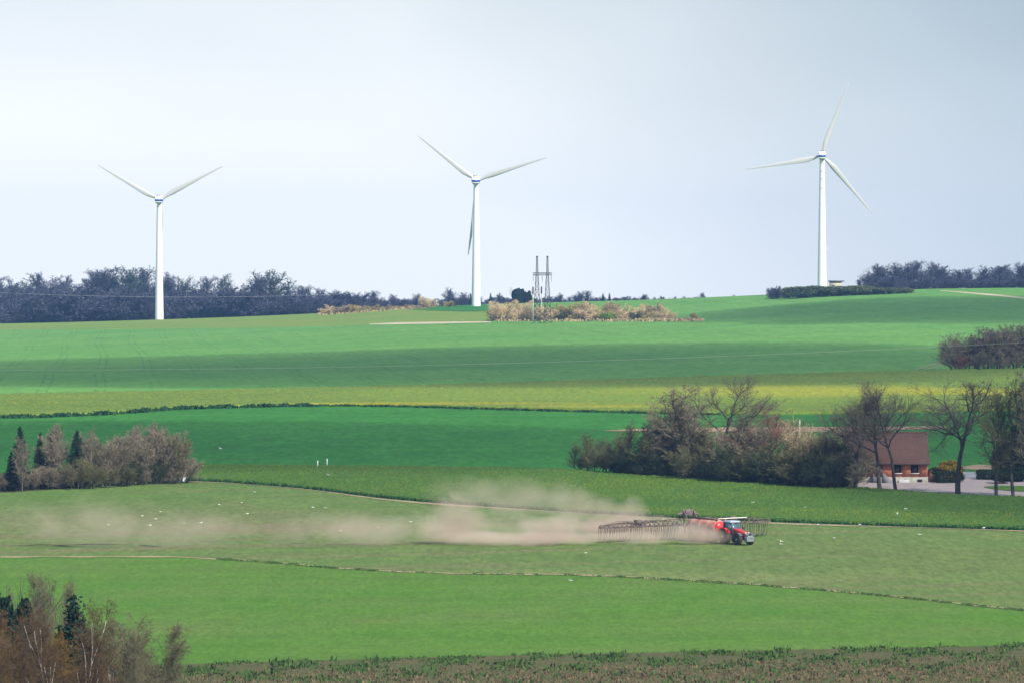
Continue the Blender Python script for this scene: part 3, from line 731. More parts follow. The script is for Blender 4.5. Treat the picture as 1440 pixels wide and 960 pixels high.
for i, (px, yb, yt, cm, lab) in enumerate([
    (4, 690, 668, T_mauve, 'low pinkish bare shrub at the left picture edge in the left copse'), (22, 689, 660, T_mauve, 'pinkish-grey bare shrub before the tallest left spruce'), (44, 688, 655, T_mauve, 'grey-brown bare shrub between the two left spruces'),
    (66, 687, 650, T_mauve, 'mauve bare shrub before the slender spruce'), (84, 684, 592, T_mauve, 'tall tan-topped bare tree between the spruces of the left copse'), (88, 687, 650, T_mauve, 'brownish shrub at the foot of the tan-topped tree'), (108, 687, 640, T_green, 'greenish bare shrub at the foot of the broad spruce'),
    (138, 683, 605, T_mauve, 'tall pale mauve bare tree right of the broad spruce'), (130, 686, 645, T_green, 'olive shrub right of the foot of the broad spruce'), (158, 682, 612, T_mauve, 'pinkish-grey bare tree left of the middle of the left copse'), (176, 681, 604, T_mauve, 'mauve bare tree in the middle of the left copse'),
    (152, 685, 655, T_green, 'low green-tinged shrub in the middle front of the left copse'), (196, 679, 595, T_mauve, 'tall rounded mauve bare tree toward the right of the left copse'), (211, 679, 589, T_mauve, 'tallest rounded bare tree of the left copse'), (228, 678, 594, T_mauve, 'bare tree right of the tallest in the left copse'), (246, 678, 603, T_green, 'olive-brown bare tree at the right end of the left copse'),
    (178, 683, 650, T_green, 'greenish shrub in front of the middle of the left copse'), (183, 682, 640, T_darkgreen, 'dark blot of a shrub in front of the mauve middle trees'), (200, 681, 655, T_mauve, 'low grey shrub right of the dark blot in the left copse'), (222, 680, 644, T_darkgreen, 'dark ivy-green shrub near the right end of the left copse'), (242, 679.5, 645, T_mauve, 'reddish low shrub near the right tip of the left copse'), (257, 678, 636, T_mauve, 'thin reddish shrub at the right tip of the left copse')]):
    plant(K_shrub[i % 4], px, yb, yt, 'copse_shrub', lab, 'shrub', g6, B_grey if yt > 615 else B_pale, cm, w=0.95 if yt < 615 else 1.3, parts=('stems', 'twigs'))

# copse left of the house
for px, yb, yt, k, cm, w, lab in [
    (1005, 672, 525, K_oak[0], T_oak, 1.45, 'largest spreading bare oak rising above the middle copse'), (944, 670, 538, K_thin[0], T_mauve, 1.8, 'tall mauve bare tree left of the spreading oak in the middle copse'), (958, 671, 556, K_thin[1], T_oak, 1.6, 'grey bare tree tucked between the mauve tree and the spreading oak'),
    (884, 666, 588, K_thin[1], T_green, 1.3, 'olive-topped tree with dark trunk at the left part of the middle copse'), (826, 662, 608, K_thin[0], T_green, 1.9, 'dark-trunked small tree near the left end of the middle copse'), (808, 661, 620, K_thin[1], T_green, 1.4, 'thin little tree at the left tip of the middle copse'), (848, 663, 612, K_thin[1], T_green, 1.6, 'pale slim tree right of the dark-trunked small tree'),
    (925, 669, 574, K_thin[1], T_mauve, 1.6, 'grey tree close left of the tall mauve tree'), (974, 673, 566, K_thin[0], T_mauve, 1.6, 'pale grey tree close left of the spreading oak'), (990, 674, 588, K_thin[1], T_green, 1.6, 'greenish tree under the left side of the spreading oak'), (1046, 677, 580, K_thin[0], T_oak, 1.7, 'brown-grey tree under the right side of the spreading oak'), (1066, 678, 592, K_thin[1], T_green, 1.6, 'olive tree between the spreading oak and the reddish tree'), (1158, 685, 600, K_thin[0], T_green, 1.7, 'olive bare tree at the house end of the middle copse'),
    (908, 667, 592, K_thin[0], T_green, 1.5, 'olive tree between the left part and the mauve tree of the middle copse'), (1090, 678, 568, K_oak[1], T_red, 1.3, 'small round reddish-topped tree right of the spreading oak')]:
    plant(k, px, yb, yt, 'copse_tree', lab, 'tree', 'trees of the middle copse', B_dark, cm, w=w)
g7 = 'shrubs of the middle copse'
for i, (px, yb, yt, cm, lab) in enumerate([
    (816, 661.5, 640, T_green, 'low olive shrub at the left tip of the middle copse'), (838, 662.5, 634, T_green, 'low olive shrub among the little trees of the copse left end'), (855, 664, 632, T_darkgreen, 'dark low shrub right of the little trees of the copse left end'),
    (866, 665, 628, T_green, 'olive shrub at the left part of the middle copse'), (897, 667, 620, T_darkgreen, 'dark shrub below the olive-topped tree'), (920, 669, 600, T_green, 'tall green-brown shrub left of the mauve tree'), (938, 671, 630, T_darkgreen, 'dark shrub at the foot of the mauve tree'), (966, 672, 600, T_mauve, 'grey-mauve shrub between mauve tree and oak'),
    (982, 674, 615, T_green, 'brown-green shrub left of the oak trunk'), (1000, 676, 632, T_darkgreen, 'dark shrub at the left foot of the oak'), (1038, 676, 600, T_mauve, 'brownish tall shrub right of the oak trunk'), (1030, 679, 622, T_darkgreen, 'dark ivy shrub at the right foot of the oak'), (1058, 678, 592, T_mauve, 'brown shrub between oak and reddish tree'),
    (1055, 680, 628, T_green, 'bright olive shrub in front between oak and reddish tree'), (1080, 682, 625, T_darkgreen, 'dark shrub below the reddish tree'), (1102, 683, 612, T_green, 'olive-green shrub right below the reddish tree'), (1128, 680, 584, T_tan, 'pale tan feathery bush behind the white post in the middle copse'), (1124, 684, 620, T_green, 'green-tinged shrub below the white post'),
    (1144, 684, 606, T_tan, 'tan-brown shrub right of the white post'), (1150, 686, 628, T_darkgreen, 'dark shrub toward the right part of the middle copse'), (1168, 685, 608, T_green, 'brown-olive shrub near the house end of the middle copse'), (1186, 686, 616, T_green, 'olive shrub beside the left end of the house'), (1180, 688, 635, T_darkgreen, 'dark low shrub in front near the house end of the copse'), (1197, 688, 632, T_mauve, 'grey-brown shrub touching the left corner of the house')]):
    plant(K_shrub[(i + 1) % 4], px, yb, yt, 'copse_shrub', lab, 'shrub', g7, B_dark, cm, w=1.15 if yt < 612 else 1.5, parts=('stems', 'twigs'))
for px, yt, w, lab in [(858, 616, 1.5, 'thin olive tree filling the gap left of the olive-topped tree'), (872, 604, 1.4, 'slim grey-green tree touching the left of the olive-topped tree'), (836, 624, 1.5, 'small ivy-clad tree between the little trees at the copse left end')]:
    plant(K_thin[1], px, float(B4(px)) - .5, yt, 'copse_tree', lab, 'tree', 'trees of the middle copse', B_dark, T_green, w=w)
for i, px in enumerate(np.arange(872, 1200, 15.0)):
    plant(K_leafy[i % 2], px, float(B4(px)) - 0.5, float(B4(px)) - 17 + rt.uniform(-6, 6), 'ivy_bush', 'low dark ivy-green bush along the shaded foot of the middle copse', 'bush', 'dark bushes along the foot of the middle copse', B_dark, L_dark if i % 3 == 0 else T_darkgreen, w=.95, parts=('stems', 'foliage'))

# the row of old trees before the house
for px, yb, yt, k, w, rz, lab, cm in [
    (1203, 687, 546, K_oak[2], 1.0, 1.0, 'shorter bare tree at the left corner of the brick house', T_oak), (1238, 688.5, 532, K_oak[1], 1.15, 2.2, 'dark leaning bare tree in front of the house, left of the two', T_oak), (1260, 689.5, 531, K_oak[0], 1.15, 4.0, 'bare tree in front of the house, right of the two', T_oak),
    (1347, 694.5, 526, K_oak[2], 1.3, 0.15, 'tall bare tree standing alone in the gravel yard right of the house', T_oak), (1401, 698, 540, K_thin[0], 1.15, 0.5, 'dark slim tree right of the gravel yard, left of the edge pair', T_green), (1425, 698, 520, K_thin[1], 1.2, 2.0, 'dark ivy-clad tree at the right edge of the yard', T_green), (1446, 699, 516, K_thin[0], 1.3, 4.4, 'tall brown tree cut by the right picture edge', T_mauve)]:
    plant(k, px, yb, yt, 'roadside_tree', lab, 'tree', 'old trees round the house yard', B_dark, cm, w=w, rz=rz)
plant(K_leafy[1], 1336, 674, 645, 'forsythia', 'yellow flowering forsythia bush right of the house', 'bush', None, B_grey, L_forsythia, w=1.0, parts=('stems', 'foliage'))
for px, yb, yt, w, lab, k in [(1316, 674, 655, .9, 'dark green garden bush beside the right corner of the house', K_leafy[0]), (1332, 677.5, 662.5, 1.0, 'dark clipped hedge block under the forsythia', K_hedge), (1350, 676.5, 663, .8, 'dark rounded bush at the right end of the clipped hedge', K_leafy[1]),
    (1392, 673, 660, 1.1, 'dark low hedge block across the pale road', K_hedge), (1408, 679, 662, 1.2, 'dark rounded bush behind the slim yard trees', K_leafy[0]), (1432, 676, 655, 1.5, 'dark evergreen bush by the right picture edge', K_leafy[1]), (1416, 668, 625, .9, 'tall dark green evergreen behind the slim yard trees', K_leafy[1]), (1440, 668, 600, .8, 'tallest dark evergreen at the right picture edge', K_leafy[0])]:
    plant(k, px, yb, yt, 'garden_bush', lab, 'bush', 'garden bushes by the house', B_dark, L_dark, w=w, parts=('stems', 'foliage'))

# foreground, bottom left
for px, d, yt, k, w, tm, cm, nm, lab in [
    (80, 415, 796, K_birch[0], 0.6, B_grey, T_birch, 'birch', 'tallest airy grey-green birch in the bottom left corner'), (62, 420, 806, K_birch[1], 0.6, B_grey, T_birch, 'birch', 'slightly shorter grey birch left of the tallest foreground birch'), (88, 370, 836, K_birch[2], 0.6, B_white, T_brown, 'birch', 'white-stemmed birch with forked pale trunks in the bottom left corner'),
    (178, 410, 858, K_birch[1], 1.0, B_pale, T_birch, 'birch', 'broad round bare birch right of the foreground clump'), (204, 414, 868, K_birch[1], 0.95, B_grey, T_birch, 'birch', 'smaller bare birch at the right side of the foreground clump'), (158, 408, 874, K_birch[2], 0.5, B_grey, T_birch, 'birch', 'thin bare birch between the corner clump and the broad birch'),
    (48, 385, 842, K_birch[1], .8, B_grey, T_brown, 'birch', 'russet-brown weeping birch at the front of the bottom left corner'), (12, 380, 872, K_birch[2], .9, B_grey, T_ochre, 'birch', 'ochre-brown birch at the very bottom left corner'), (62, 375, 888, K_birch[0], .8, B_grey, T_brown, 'birch', 'dense russet twigs low in the bottom left corner')]:
    plant(k, px, 0, yt, nm, lab, 'birch', 'foreground birches', tm, cm, d=d, w=w)
for px, d, yt, k, w, lab in [(20, 398, 816, K_pine[0], .42, 'black-green pine at the left edge of the foreground clump'), (104, 386, 834, K_spruce[1], 1.0, 'dark spruce half hidden behind the forked birch'), (112, 385, 930, K_spruce[1], 1.1, 'young dark spruce at the bottom beside the forked birch'), (88, 380, 948, K_spruce[2], 1.2, 'small dark conifer top at the very bottom left of the young spruce'), (-4, 396, 822, K_pine[1], .6, 'black-green pine cut by the left picture edge')]:
    plant(k, px, 0, yt, 'dark_conifer', lab, 'conifer', 'foreground conifers', B_dark, L_spruce, d=d, w=w)
# ------------------------------------------------------------------ wind turbines
M_white = paint('turbine_white', (0.88, 0.88, 0.88), 0.4, 0, 0.02, 0.05)
M_blade = paint('blade_shade_grey', (0.50, 0.49, 0.475), 0.45, 0, 0.03, 0.1)  # white blades greyed: their shade is put into the colour
M_blue = paint('blue_band', (0.012, 0.06, 0.42), 0.4, 0, 0.03)
M_dgrey = paint('dark_grey_metal', (0.08, 0.085, 0.09), 0.6, 0, 0.1)
M_steel = paint('galvanised_steel', (0.30, 0.29, 0.28), 0.55, 0.3, 0.12, 0.3)
M_rust = paint('weathered_steel', (0.06, 0.055, 0.055), 0.7, 0.2, 0.2, 0.6)

def blade_mesh(L=36.9):
    prof = [(0.0, 1.1, 1.0, 0), (0.03, 1.1, .95, 0), (0.09, 1.8, .62, 14), (0.19, 2.7, .30, 13), (0.32, 2.35, .22, 9), (0.5, 1.75, .18, 5), (0.7, 1.2, .16, 2), (0.88, .75, .15, 0), (0.97, .42, .14, 0), (1.0, .10, .14, 0)]
    n = 12; V = []
    for f, c, th, tw in prof:
        for i in range(n):
            a = i * 2 * math.pi / n
            x = math.cos(a) * c / 2
            if th < .9: x -= c * 0.20 * (1 if c > 1.2 else c / 1.2)
            y = math.sin(a) * c / 2 * th * (1 if th > .9 else (0.75 + 0.5 * (math.cos(a) > -0.2)))
            t = R(tw)
            V.append((x * math.cos(t) - y * math.sin(t), x * math.sin(t) + y * math.cos(t), 0.9 + f * (L - .9)))
    m = MB()
    fs = [(k*n+i, k*n+(i+1) % n, (k+1)*n+(i+1) % n, (k+1)*n+i) for k in range(len(prof)-1) for i in range(n)]
    fs += [tuple(range(n-1, -1, -1)), tuple(range((len(prof)-1)*n, len(prof)*n))]
    m.add(V, fs)
    me = m.mesh('blade', True); me.materials.append(M_blade)
    return me
BLADE = blade_mesh()
def turbine(px, yb, yhub, d, az, yaw, label, extra=False):
    base = pt(px, yb, d)
    H = float(pt(px, yhub, d)[2] - base[2])
    t = thing('wind_turbine', label, 'wind turbine', base, (0, 0, 0), 'wind turbines on the ridge')
    m = MB(); n = 12
    m.lathe([(-6, 2.25), (0, 2.2), (H * .33, 1.85), (H * .66, 1.52), (H - 2.0, 1.22), (H - 1.7, 1.28)], (0, 0, 0), (0, 0, 1), 28)
    m.build('tower', M_white, t, True)
    for z in (H * .33, H * .66):
        m = MB(); m.lathe([(-.12, 1.86 if z < H*.5 else 1.53), (0, 1.92 if z < H*.5 else 1.58), (.12, 1.86 if z < H*.5 else 1.53)], (0, 0, z), (0, 0, 1), 28); m.build('flange', M_white, t, True)
    nac = bpy.data.objects.new('nacelle', None); nac.location = (0, 0, H); nac.rotation_euler = (0, 0, yaw); link(nac)
    # nacelle housing: rear end to the camera (-Y), rotor on the far side (+Y)
    b = MB(); b.hull([(-1.45, -4.6, -1.6), (1.45, -4.6, -1.6), (1.55, 3.2, -1.7), (-1.55, 3.2, -1.7), (-1.65, -4.8, 1.75), (1.65, -4.8, 1.75), (1.6, 3.2, 2.0), (-1.6, 3.2, 2.0)])
    o = bevel(b.build('housing', M_white, None), 0.3, 3); o.name = 'nacelle'
    bpy.data.objects.remove(nac)
    o.location = (0, 0, H); o.rotation_euler = (0, 0, yaw); o.parent = t
    b = MB(); b.hull([(-1.60, -4.83, -0.75), (1.60, -4.83, -0.75), (1.66, 3.1, -0.7), (-1.66, 3.1, -0.7), (-1.68, -4.86, 0.1), (1.68, -4.86, 0.1), (1.68, 3.1, 0.15), (-1.68, 3.1, 0.15)])
    b.build('blue_band', M_blue, o)
    b = MB(); b.box((0, -2.6, -1.78), (2.5, 3.6, .3)); b.build('cooling_grille', M_dgrey, o)
    b = MB(); b.box((-.5, -3.6, 2.0), (.9, .6, .5)); b.box((.6, -4.1, 2.1), (.15, .15, .9)); b.tube((.3, -4.1, 2.5), (.9, -4.1, 2.5), .05); b.build('wind_vane', M_dgrey, o)
    b = MB(); b.lathe([(0, 1.3), (.4, 1.45), (1.8, 1.45), (2.6, 1.1), (3.2, .5), (3.4, .1)], (0, 3.1, 0), (0, 1, 0), 24)
    hub = b.build('hub', M_white, t, True); hub.location = (0, 0, H); hub.rotation_euler = (0, 0, yaw)
    for a in az:
        bl = bpy.data.objects.new('blade', BLADE); link(bl, t)
        mm = Matrix.Translation((0, 0, H)) @ Matrix.Rotation(yaw, 4, 'Z') @ Matrix.Translation((0, 4.3, 0)) @ Matrix.Rotation(R(a), 4, 'Y')
        bl.matrix_local = mm
    if extra:
        b = MB(); b.box((2.0, -.5, H * .315), (1.0, .9, .3)); b.box((2.3, -.5, H * .315 + .5), (.1, .9, .9)); b.build('service_platform', M_white, t)
        b = MB()
        for k, z in enumerate((4.5, 8, 12.5)):
            b.box((1.32 + .02 * z * .3, -.4, H - z), (.25, .3, .4)); b.box((-.3, -1.33 - z * .012, H - z - 3), (.28, .2, .45))
        b.build('marker_lights', M_steel, t)
    return t
turbine(224, 450.5, 281, 2960, (-61, 62, 181), R(-4), 'leftmost white wind turbine with two blades raised in a V before the dark wood')
turbine(669.5, 428, 254, 2860, (-53, 72, 187), R(-7), 'middle white wind turbine with one blade hanging down left of its tower')
turbine(1156, 411, 219, 2790, (20, 139, 260), R(-3), 'rightmost white wind turbine, tallest on the ridge, one blade pointing up', True)
# transformer hut by the rightmost turbine
M_hut = paint('hut_render', (0.42, 0.38, 0.28), 0.8, 0, .1)
b0 = pt(1175, 408, 2800)
h = thing('transformer_hut', 'small flat-roofed hut behind the hedge at the foot of the rightmost turbine', 'hut', b0)
b = MB(); b.box((0, 0, 1.6), (5.6, 4, 4.6)); b.build('wall', M_hut, h)
b = MB(); b.box((.3, 0, 4.2), (7.4, 5, .6)); b.build('roof', M_dgrey, h)
b = MB(); b.box((-1, -2.03, 1.2), (1.2, .06, 2.4)); b.build('door', M_dgrey, h)

# ------------------------------------------------------------------ pylon, poles and wires
def lattice(m, base_w, top_w, H, z0, n, r):
    for k in range(n):
        za, zb = z0 + (H - z0) * k / n, z0 + (H - z0) * (k + 1) / n
        wa, wb = base_w + (top_w - base_w) * k / n, base_w + (top_w - base_w) * (k + 1) / n
        ca = [(-wa, -wa), (wa, -wa), (wa, wa), (-wa, wa)]; cb = [(-wb, -wb), (wb, -wb), (wb, wb), (-wb, wb)]
        for i in range(4):
            j = (i + 1) % 4
            m.tube((*ca[i], za), (*cb[i], zb), r, n=5); m.tube((*ca[i], za), (*cb[j], zb), r * .7, n=4); m.tube((*ca[j], za), (*cb[i], zb), r * .7, n=4); m.tube((*cb[i], zb), (*cb[j], zb), r * .7, n=4)
dp = 2390.0
bx = pt(762.5, 451, dp); bz = zat(float(bx[0]), dp)
ppm = F / dp
py_ = thing('pylon', 'twin-masted lattice pylon rising out of the tan scrub', 'pylon', (bx[0], dp, bz))
Ht = float(pt(762, 361, dp)[2]) - bz; Ha = float(pt(762, 384, dp)[2]) - bz
XM = 7.3 / ppm
for s in (-1, 1):
    m = MB(); lattice(m, 1.5, .42, Ha, 0, 9, .13); mo = m.build('mast', M_rust, py_); mo.location.x = s * XM
    m = MB(); lattice(m, .40, .26, Ht, Ha, 7, .1); m.box((0, 0, Ht), (.8, .8, .5)); mo = m.build('mast_top', M_rust, py_); mo.location.x = s * XM
m = MB()
for y in (-.5, .5): m.tube((-13.2 / ppm, y, Ha), (13.6 / ppm, y, Ha), .16, n=6); m.tube((-13.2 / ppm, y, Ha - .9), (13.6 / ppm, y, Ha - .9), .12, n=6)
for k in range(14):
    x = -13.2 / ppm + k * 26.8 / ppm / 14; x2 = x + 26.8 / ppm / 14
    m.tube((x, -.5, Ha - (.9 if k % 2 else 0)), (x2, -.5, Ha - (0 if k % 2 else .9)), .1, n=4)
m.build('crossarm', M_rust, py_)
XI = (-12.6 / ppm, 0, 12.8 / ppm)
for x in XI:
    m = MB(); m.lathe([(0, .06), (.1, .06)] + [(.2 + k * .16 + (.08 if q else 0), .16 if q else .07) for k in range(14) for q in (0, 1)] + [(2.6, .05)], (x, 0, Ha - .9), (0, 0, -1), 8); m.build('insulator', M_steel, py_)
M_pole = paint('bleached_wood', (0.50, 0.46, 0.40), 0.8, 0, .2, .8)
for px_, yt, d_, lab in [(749.5, 405, 2375, 'pale slender pole in front of the left pylon mast'), (761.5, 404.5, 2460, 'shorter pale pole between the two pylon masts')]:
    x = float(pt(px_, 430, d_)[0]); z = zat(x, d_)
    p_ = thing('wooden_pole', lab, 'pole', (x, d_, z), None, 'poles by the pylon')
    h_ = float(pt(px_, yt, d_)[2]) - z
    m = MB(); m.tube((0, 0, -.5), (0, 0, h_), .26, .19, 8); m.build('post', M_pole, p_)
    m = MB(); m.tube((0, 0, h_ - 2.6), (0, 0, h_ + .4), .3, .3, 8); m.build('pole_cap', M_rust, p_)
M_wire = paint('aluminium_wire', (0.55, 0.55, 0.55), 0.4, 0.0, .02)
def wire(a, b, sag, r, label, n=60):
    a, b = np.asarray(a, float), np.asarray(b, float)
    t = np.linspace(0, 1, n + 1)[:, None]
    P_ = a + (b - a) * t; P_[:, 2] -= (4 * sag * t * (1 - t))[:, 0]
    m = MB(); S_ = np.zeros((n, 9)); S_[:, :3] = P_[:-1]; S_[:, 3:6] = P_[1:]; S_[:, 6:8] = r
    tubes(m, S_, 5)
    return tag(m.build('overhead_wire', M_wire), label, 'wire', 'overhead wires')
for k, x in enumerate(XI):
    e = np.array([bx[0] + x, dp, bz + Ha - 3.4])
    wire(e, pt(-220 + 8 * k, 398, 2300 + 10 * k), 6.0, .007, ('overhead wire from the left insulator of the pylon towards the left', 'overhead wire from the middle insulator of the pylon towards the left', 'overhead wire from the right insulator of the pylon towards the left')[k])
wire(pt(-150, 519, 1400), pt(1560, 475, 1250), 2.2, .014, 'pale overhead wire crossing the big wheat field and the right thicket')
# pale pole in the copse and two white marker posts
x = float(pt(1124.5, 620, 915)[0]); z = zat(x, 915.0)
m = MB(); hh = float(pt(1124.5, 590, 915)[2]) - z; m.tube((0, 0, -.3), (0, 0, hh), .13, .10, 8); m.tube((0, 0, hh), (0, 0, hh + .12), .14, .05, 8)
tag(m.build('white_pole', M_pole, loc=(x, 915, z)), 'white pole rising out of the middle copse', 'pole')
M_post = paint('white_post_paint', (0.78, 0.78, 0.75), .6, 0, .05)
for px_, yb, yt, lab in [(446.7, 658.5, 651, 'left one of two white posts on the rapeseed edge'), (460, 656.5, 648.5, 'right one of two white posts on the rapeseed edge')]:
    b0 = G(px_, yb); hh = (yb - yt) / F * b0[1]
    m = MB(); m.tube((0, 0, -.3), (0, 0, hh), .075, .075, 8); m.tube((0, 0, hh), (0, 0, hh + .08), .075, .03, 8)
    tag(m.build('marker_post', M_post, loc=b0 + np.array([0, 0, .42])), lab, 'post', 'white marker posts')

# ------------------------------------------------------------------ the brick house
def brick_mat():
    n = NT('red_brick'); p = n.obj()
    b = n.node('ShaderNodeTexBrick'); n.L.new(n.mapping(p, (1, 1, 1)), b.inputs['Vector'])
    s = n.node('ShaderNodeSeparateXYZ'); c = n.node('ShaderNodeCombineXYZ')
    n.L.new(p, s.inputs[0]); n.L.new(n.math('ADD', s.outputs[0], s.outputs[1]), c.inputs[0]); n.L.new(s.outputs[2], c.inputs[1]); n.L.new(c.outputs[0], b.inputs['Vector'])
    b.inputs['Scale'].default_value = 1.0; b.inputs['Brick Width'].default_value = .24; b.inputs['Row Height'].default_value = .085; b.inputs['Mortar Size'].default_value = .010
    b.inputs['Color1'].default_value = (0.50, 0.12, 0.05, 1); b.inputs['Color2'].default_value = (0.60, 0.18, 0.075, 1); b.inputs['Mortar'].default_value = (0.42, 0.30, 0.22, 1)
    col = n.mix(n.math('MULTIPLY', n.ramp(n.noise(p, 1.3, 4), .4, .65), .5), b.outputs[0], (0.30, 0.085, 0.05))
    return n.surf(col, .85)
def roof_mat():
    n = NT('roof_tiles'); p = n.obj()
    w = n.node('ShaderNodeTexWave', wave_type='BANDS', bands_direction='X'); n.L.new(p, w.inputs['Vector']); w.inputs['Scale'].default_value = 5.0
    w2 = n.node('ShaderNodeTexWave', wave_type='BANDS', bands_direction='Z', wave_profile='SAW'); n.L.new(p, w2.inputs['Vector']); w2.inputs['Scale'].default_value = 6.0
    h_ = n.math('ADD', w.outputs['Fac'], w2.outputs['Fac'])
    c = n.mix(n.noise(p, 2.5, 5), (0.085, 0.042, 0.032), (0.15, 0.078, 0.058))
    c = n.mix(n.math('MULTIPLY', n.ramp(n.noise(p, .55, 4), .5, .7), .5), c, (0.12, 0.10, 0.08))
    return n.surf(c, .85, bump=h_, bstr=.5, bdist=.04)
M_brick, M_roof = brick_mat(), roof_mat()
M_plinth = paint('plinth_render', (0.46, 0.44, 0.38), .85, 0, .12, 1.2, (0.25, 0.24, 0.18), .6)
M_frame = paint('white_frame', (0.72, 0.72, 0.70), .5, 0, .05)
M_glass = paint('window_glass', (0.012, 0.016, 0.02), .08, 0, .1, spec=.6)
M_concrete = paint('concrete', (0.24, 0.23, 0.24), .85, 0, .12, 1.5)
M_wood = paint('brown_wood', (0.13, 0.065, 0.04), .75, 0, .25, 2)
M_timber = paint('dark_timber', (0.05, 0.04, 0.035), .8, 0, .25, 2)
hp = G(1244, 677.5); HS = float(hp[1]) / F      # metres per photograph pixel here
house = thing('brick_house', 'red brick house with a steep brown tiled roof behind the bare trees', 'house', hp, (0, 0, R(-3)))
def hx(px): return (px - 1244) * HS
def hz(py): return (677.5 - py) * HS
X0, X1 = hx(1188), hx(1304.5); DEP = 9.0; ZE, ZP, ZR = hz(646.5), hz(670), hz(608.5)
m = MB(); m.box(((X0 + X1) / 2, DEP / 2, ZP / 2 - .4), (X1 - X0 + .1, DEP + .1, ZP + .8)); m.build('plinth', M_plinth, house)
m = MB()
# front wall with real openings: piers and lintels round each window
wins = [(hx(1211), hx(1218.5)), (hx(1255.5), hx(1267.5)), (hx(1280.5), hx(1291.5))]
zs, zl = hz(664.5), hz(652.2)
xs = [X0] + [q for w_ in wins for q in w_] + [X1]
for a in range(0, len(xs), 2): m.box(((xs[a] + xs[a+1]) / 2, .15, (ZP + ZE) / 2), (xs[a+1] - xs[a], .3, ZE - ZP))
for a, b in wins:
    m.box(((a + b) / 2, .15, (ZP + zs) / 2), (b - a, .3, zs - ZP)); m.box(((a + b) / 2, .15, (zl + ZE) / 2), (b - a, .3, ZE - zl))
m.box(((X0 + X1) / 2, DEP - .15, (ZP + ZE) / 2), (X1 - X0, .3, ZE - ZP))
for x in (X0 + .15, X1 - .15):
    m.add([(x - .15, .3, ZP), (x + .15, .3, ZP), (x + .15, DEP - .3, ZP), (x - .15, DEP - .3, ZP), (x - .15, .3, ZE), (x + .15, .3, ZE), (x + .15, DEP - .3, ZE), (x - .15, DEP - .3, ZE), (x - .15, DEP / 2, ZR - .25), (x + .15, DEP / 2, ZR - .25)],
          [(0, 4, 8, 7, 3), (1, 2, 6, 9, 5), (0, 1, 5, 4), (2, 3, 7, 6), (4, 5, 9, 8), (6, 7, 8, 9)])
m.build('wall', M_brick, house)
for a, b in wins:
    f = MB(); c = (a + b) / 2; t_ = .09
    f.box((c, .12, zs + t_ / 2), (b - a, .1, t_)); f.box((c, .12, zl - t_ / 2), (b - a, .1, t_)); f.box((a + t_ / 2, .12, (zs + zl) / 2), (t_, .1, zl - zs - 2 * t_)); f.box((b - t_ / 2, .12, (zs + zl) / 2), (t_, .1, zl - zs - 2 * t_)); f.box((c, .12, (zs + zl) / 2), (.05, .1, zl - zs - 2 * t_))
    w_ = f.build('window', M_timber, house)
    g_ = MB(); g_.box((c, .15, (zs + zl) / 2), (b - a - 2 * t_, .02, zl - zs - 2 * t_)); g_.build('pane', M_glass, w_)
    s_ = MB(); s_.box((c, -.06, zs - .06), (b - a + .25, .3, .11)); s_.build('sill', M_frame, w_)
dm = MB(); dx0, dx1 = hx(1233), hx(1241.5); dm.box(((dx0 + dx1) / 2, -.02, (ZP + zl) / 2 + .02), (dx1 - dx0, .1, zl - ZP)); do_ = dm.build('door', M_wood, house)
m = MB(); m.tube((dx1 - .15, -.12, ZP + 1.0), (dx1 - .15, -.12, ZP + 1.15), .03, n=6); m.build('handle', M_frame, do_)
r = MB()
ov, eo = .35, .55
th = .18
ze_ = ZE - eo * (ZR - ZE) / (DEP / 2)
r.add([(hx(1183), -eo, ze_), (hx(1307.5), -eo, ze_), (hx(1304.8), DEP / 2, ZR), (hx(1185.5), DEP / 2, ZR), (hx(1183), -eo, ze_ - th), (hx(1307.5), -eo, ze_ - th), (hx(1304.8), DEP / 2, ZR - th), (hx(1185.5), DEP / 2, ZR - th),
       (hx(1183), DEP + eo, ze_), (hx(1307.5), DEP + eo, ze_), (hx(1183), DEP + eo, ze_ - th), (hx(1307.5), DEP + eo, ze_ - th)],
      [(0, 1, 2, 3), (4, 7, 6, 5), (0, 4, 5, 1), (3, 2, 9, 8), (7, 10, 11, 6), (8, 9, 11, 10), (0, 3, 7, 4), (1, 5, 6, 2), (3, 8, 10, 7), (2, 6, 11, 9)])
ro = r.build('roof', M_roof, house)
m = MB(); m.tube((hx(1185.5), DEP / 2, ZR + .02), (hx(1304.8), DEP / 2, ZR + .02), .13, n=8); m.build('ridge_tiles', M_roof, ro)
m = MB(); m.tube((hx(1183), -eo - .07, ze_ - .08), (hx(1307.5), -eo - .07, ze_ - .08), .08, n=8); m.build('gutter', M_timber, ro)
m = MB(); m.box((hx(1293.5), -.07, hz(675)), (.75, .06, .38)); w_ = m.build('basement_window', M_timber, house)
m = MB(); m.box((hx(1293.5), -.11, hz(675)), (.6, .02, .26)); m.build('pane', M_glass, w_)
m = MB(); m.box((hx(1271), -.3, hz(676) - .05), (1.6, .5, .5)); bevel(m.build('light_well', M_frame, house), .04)
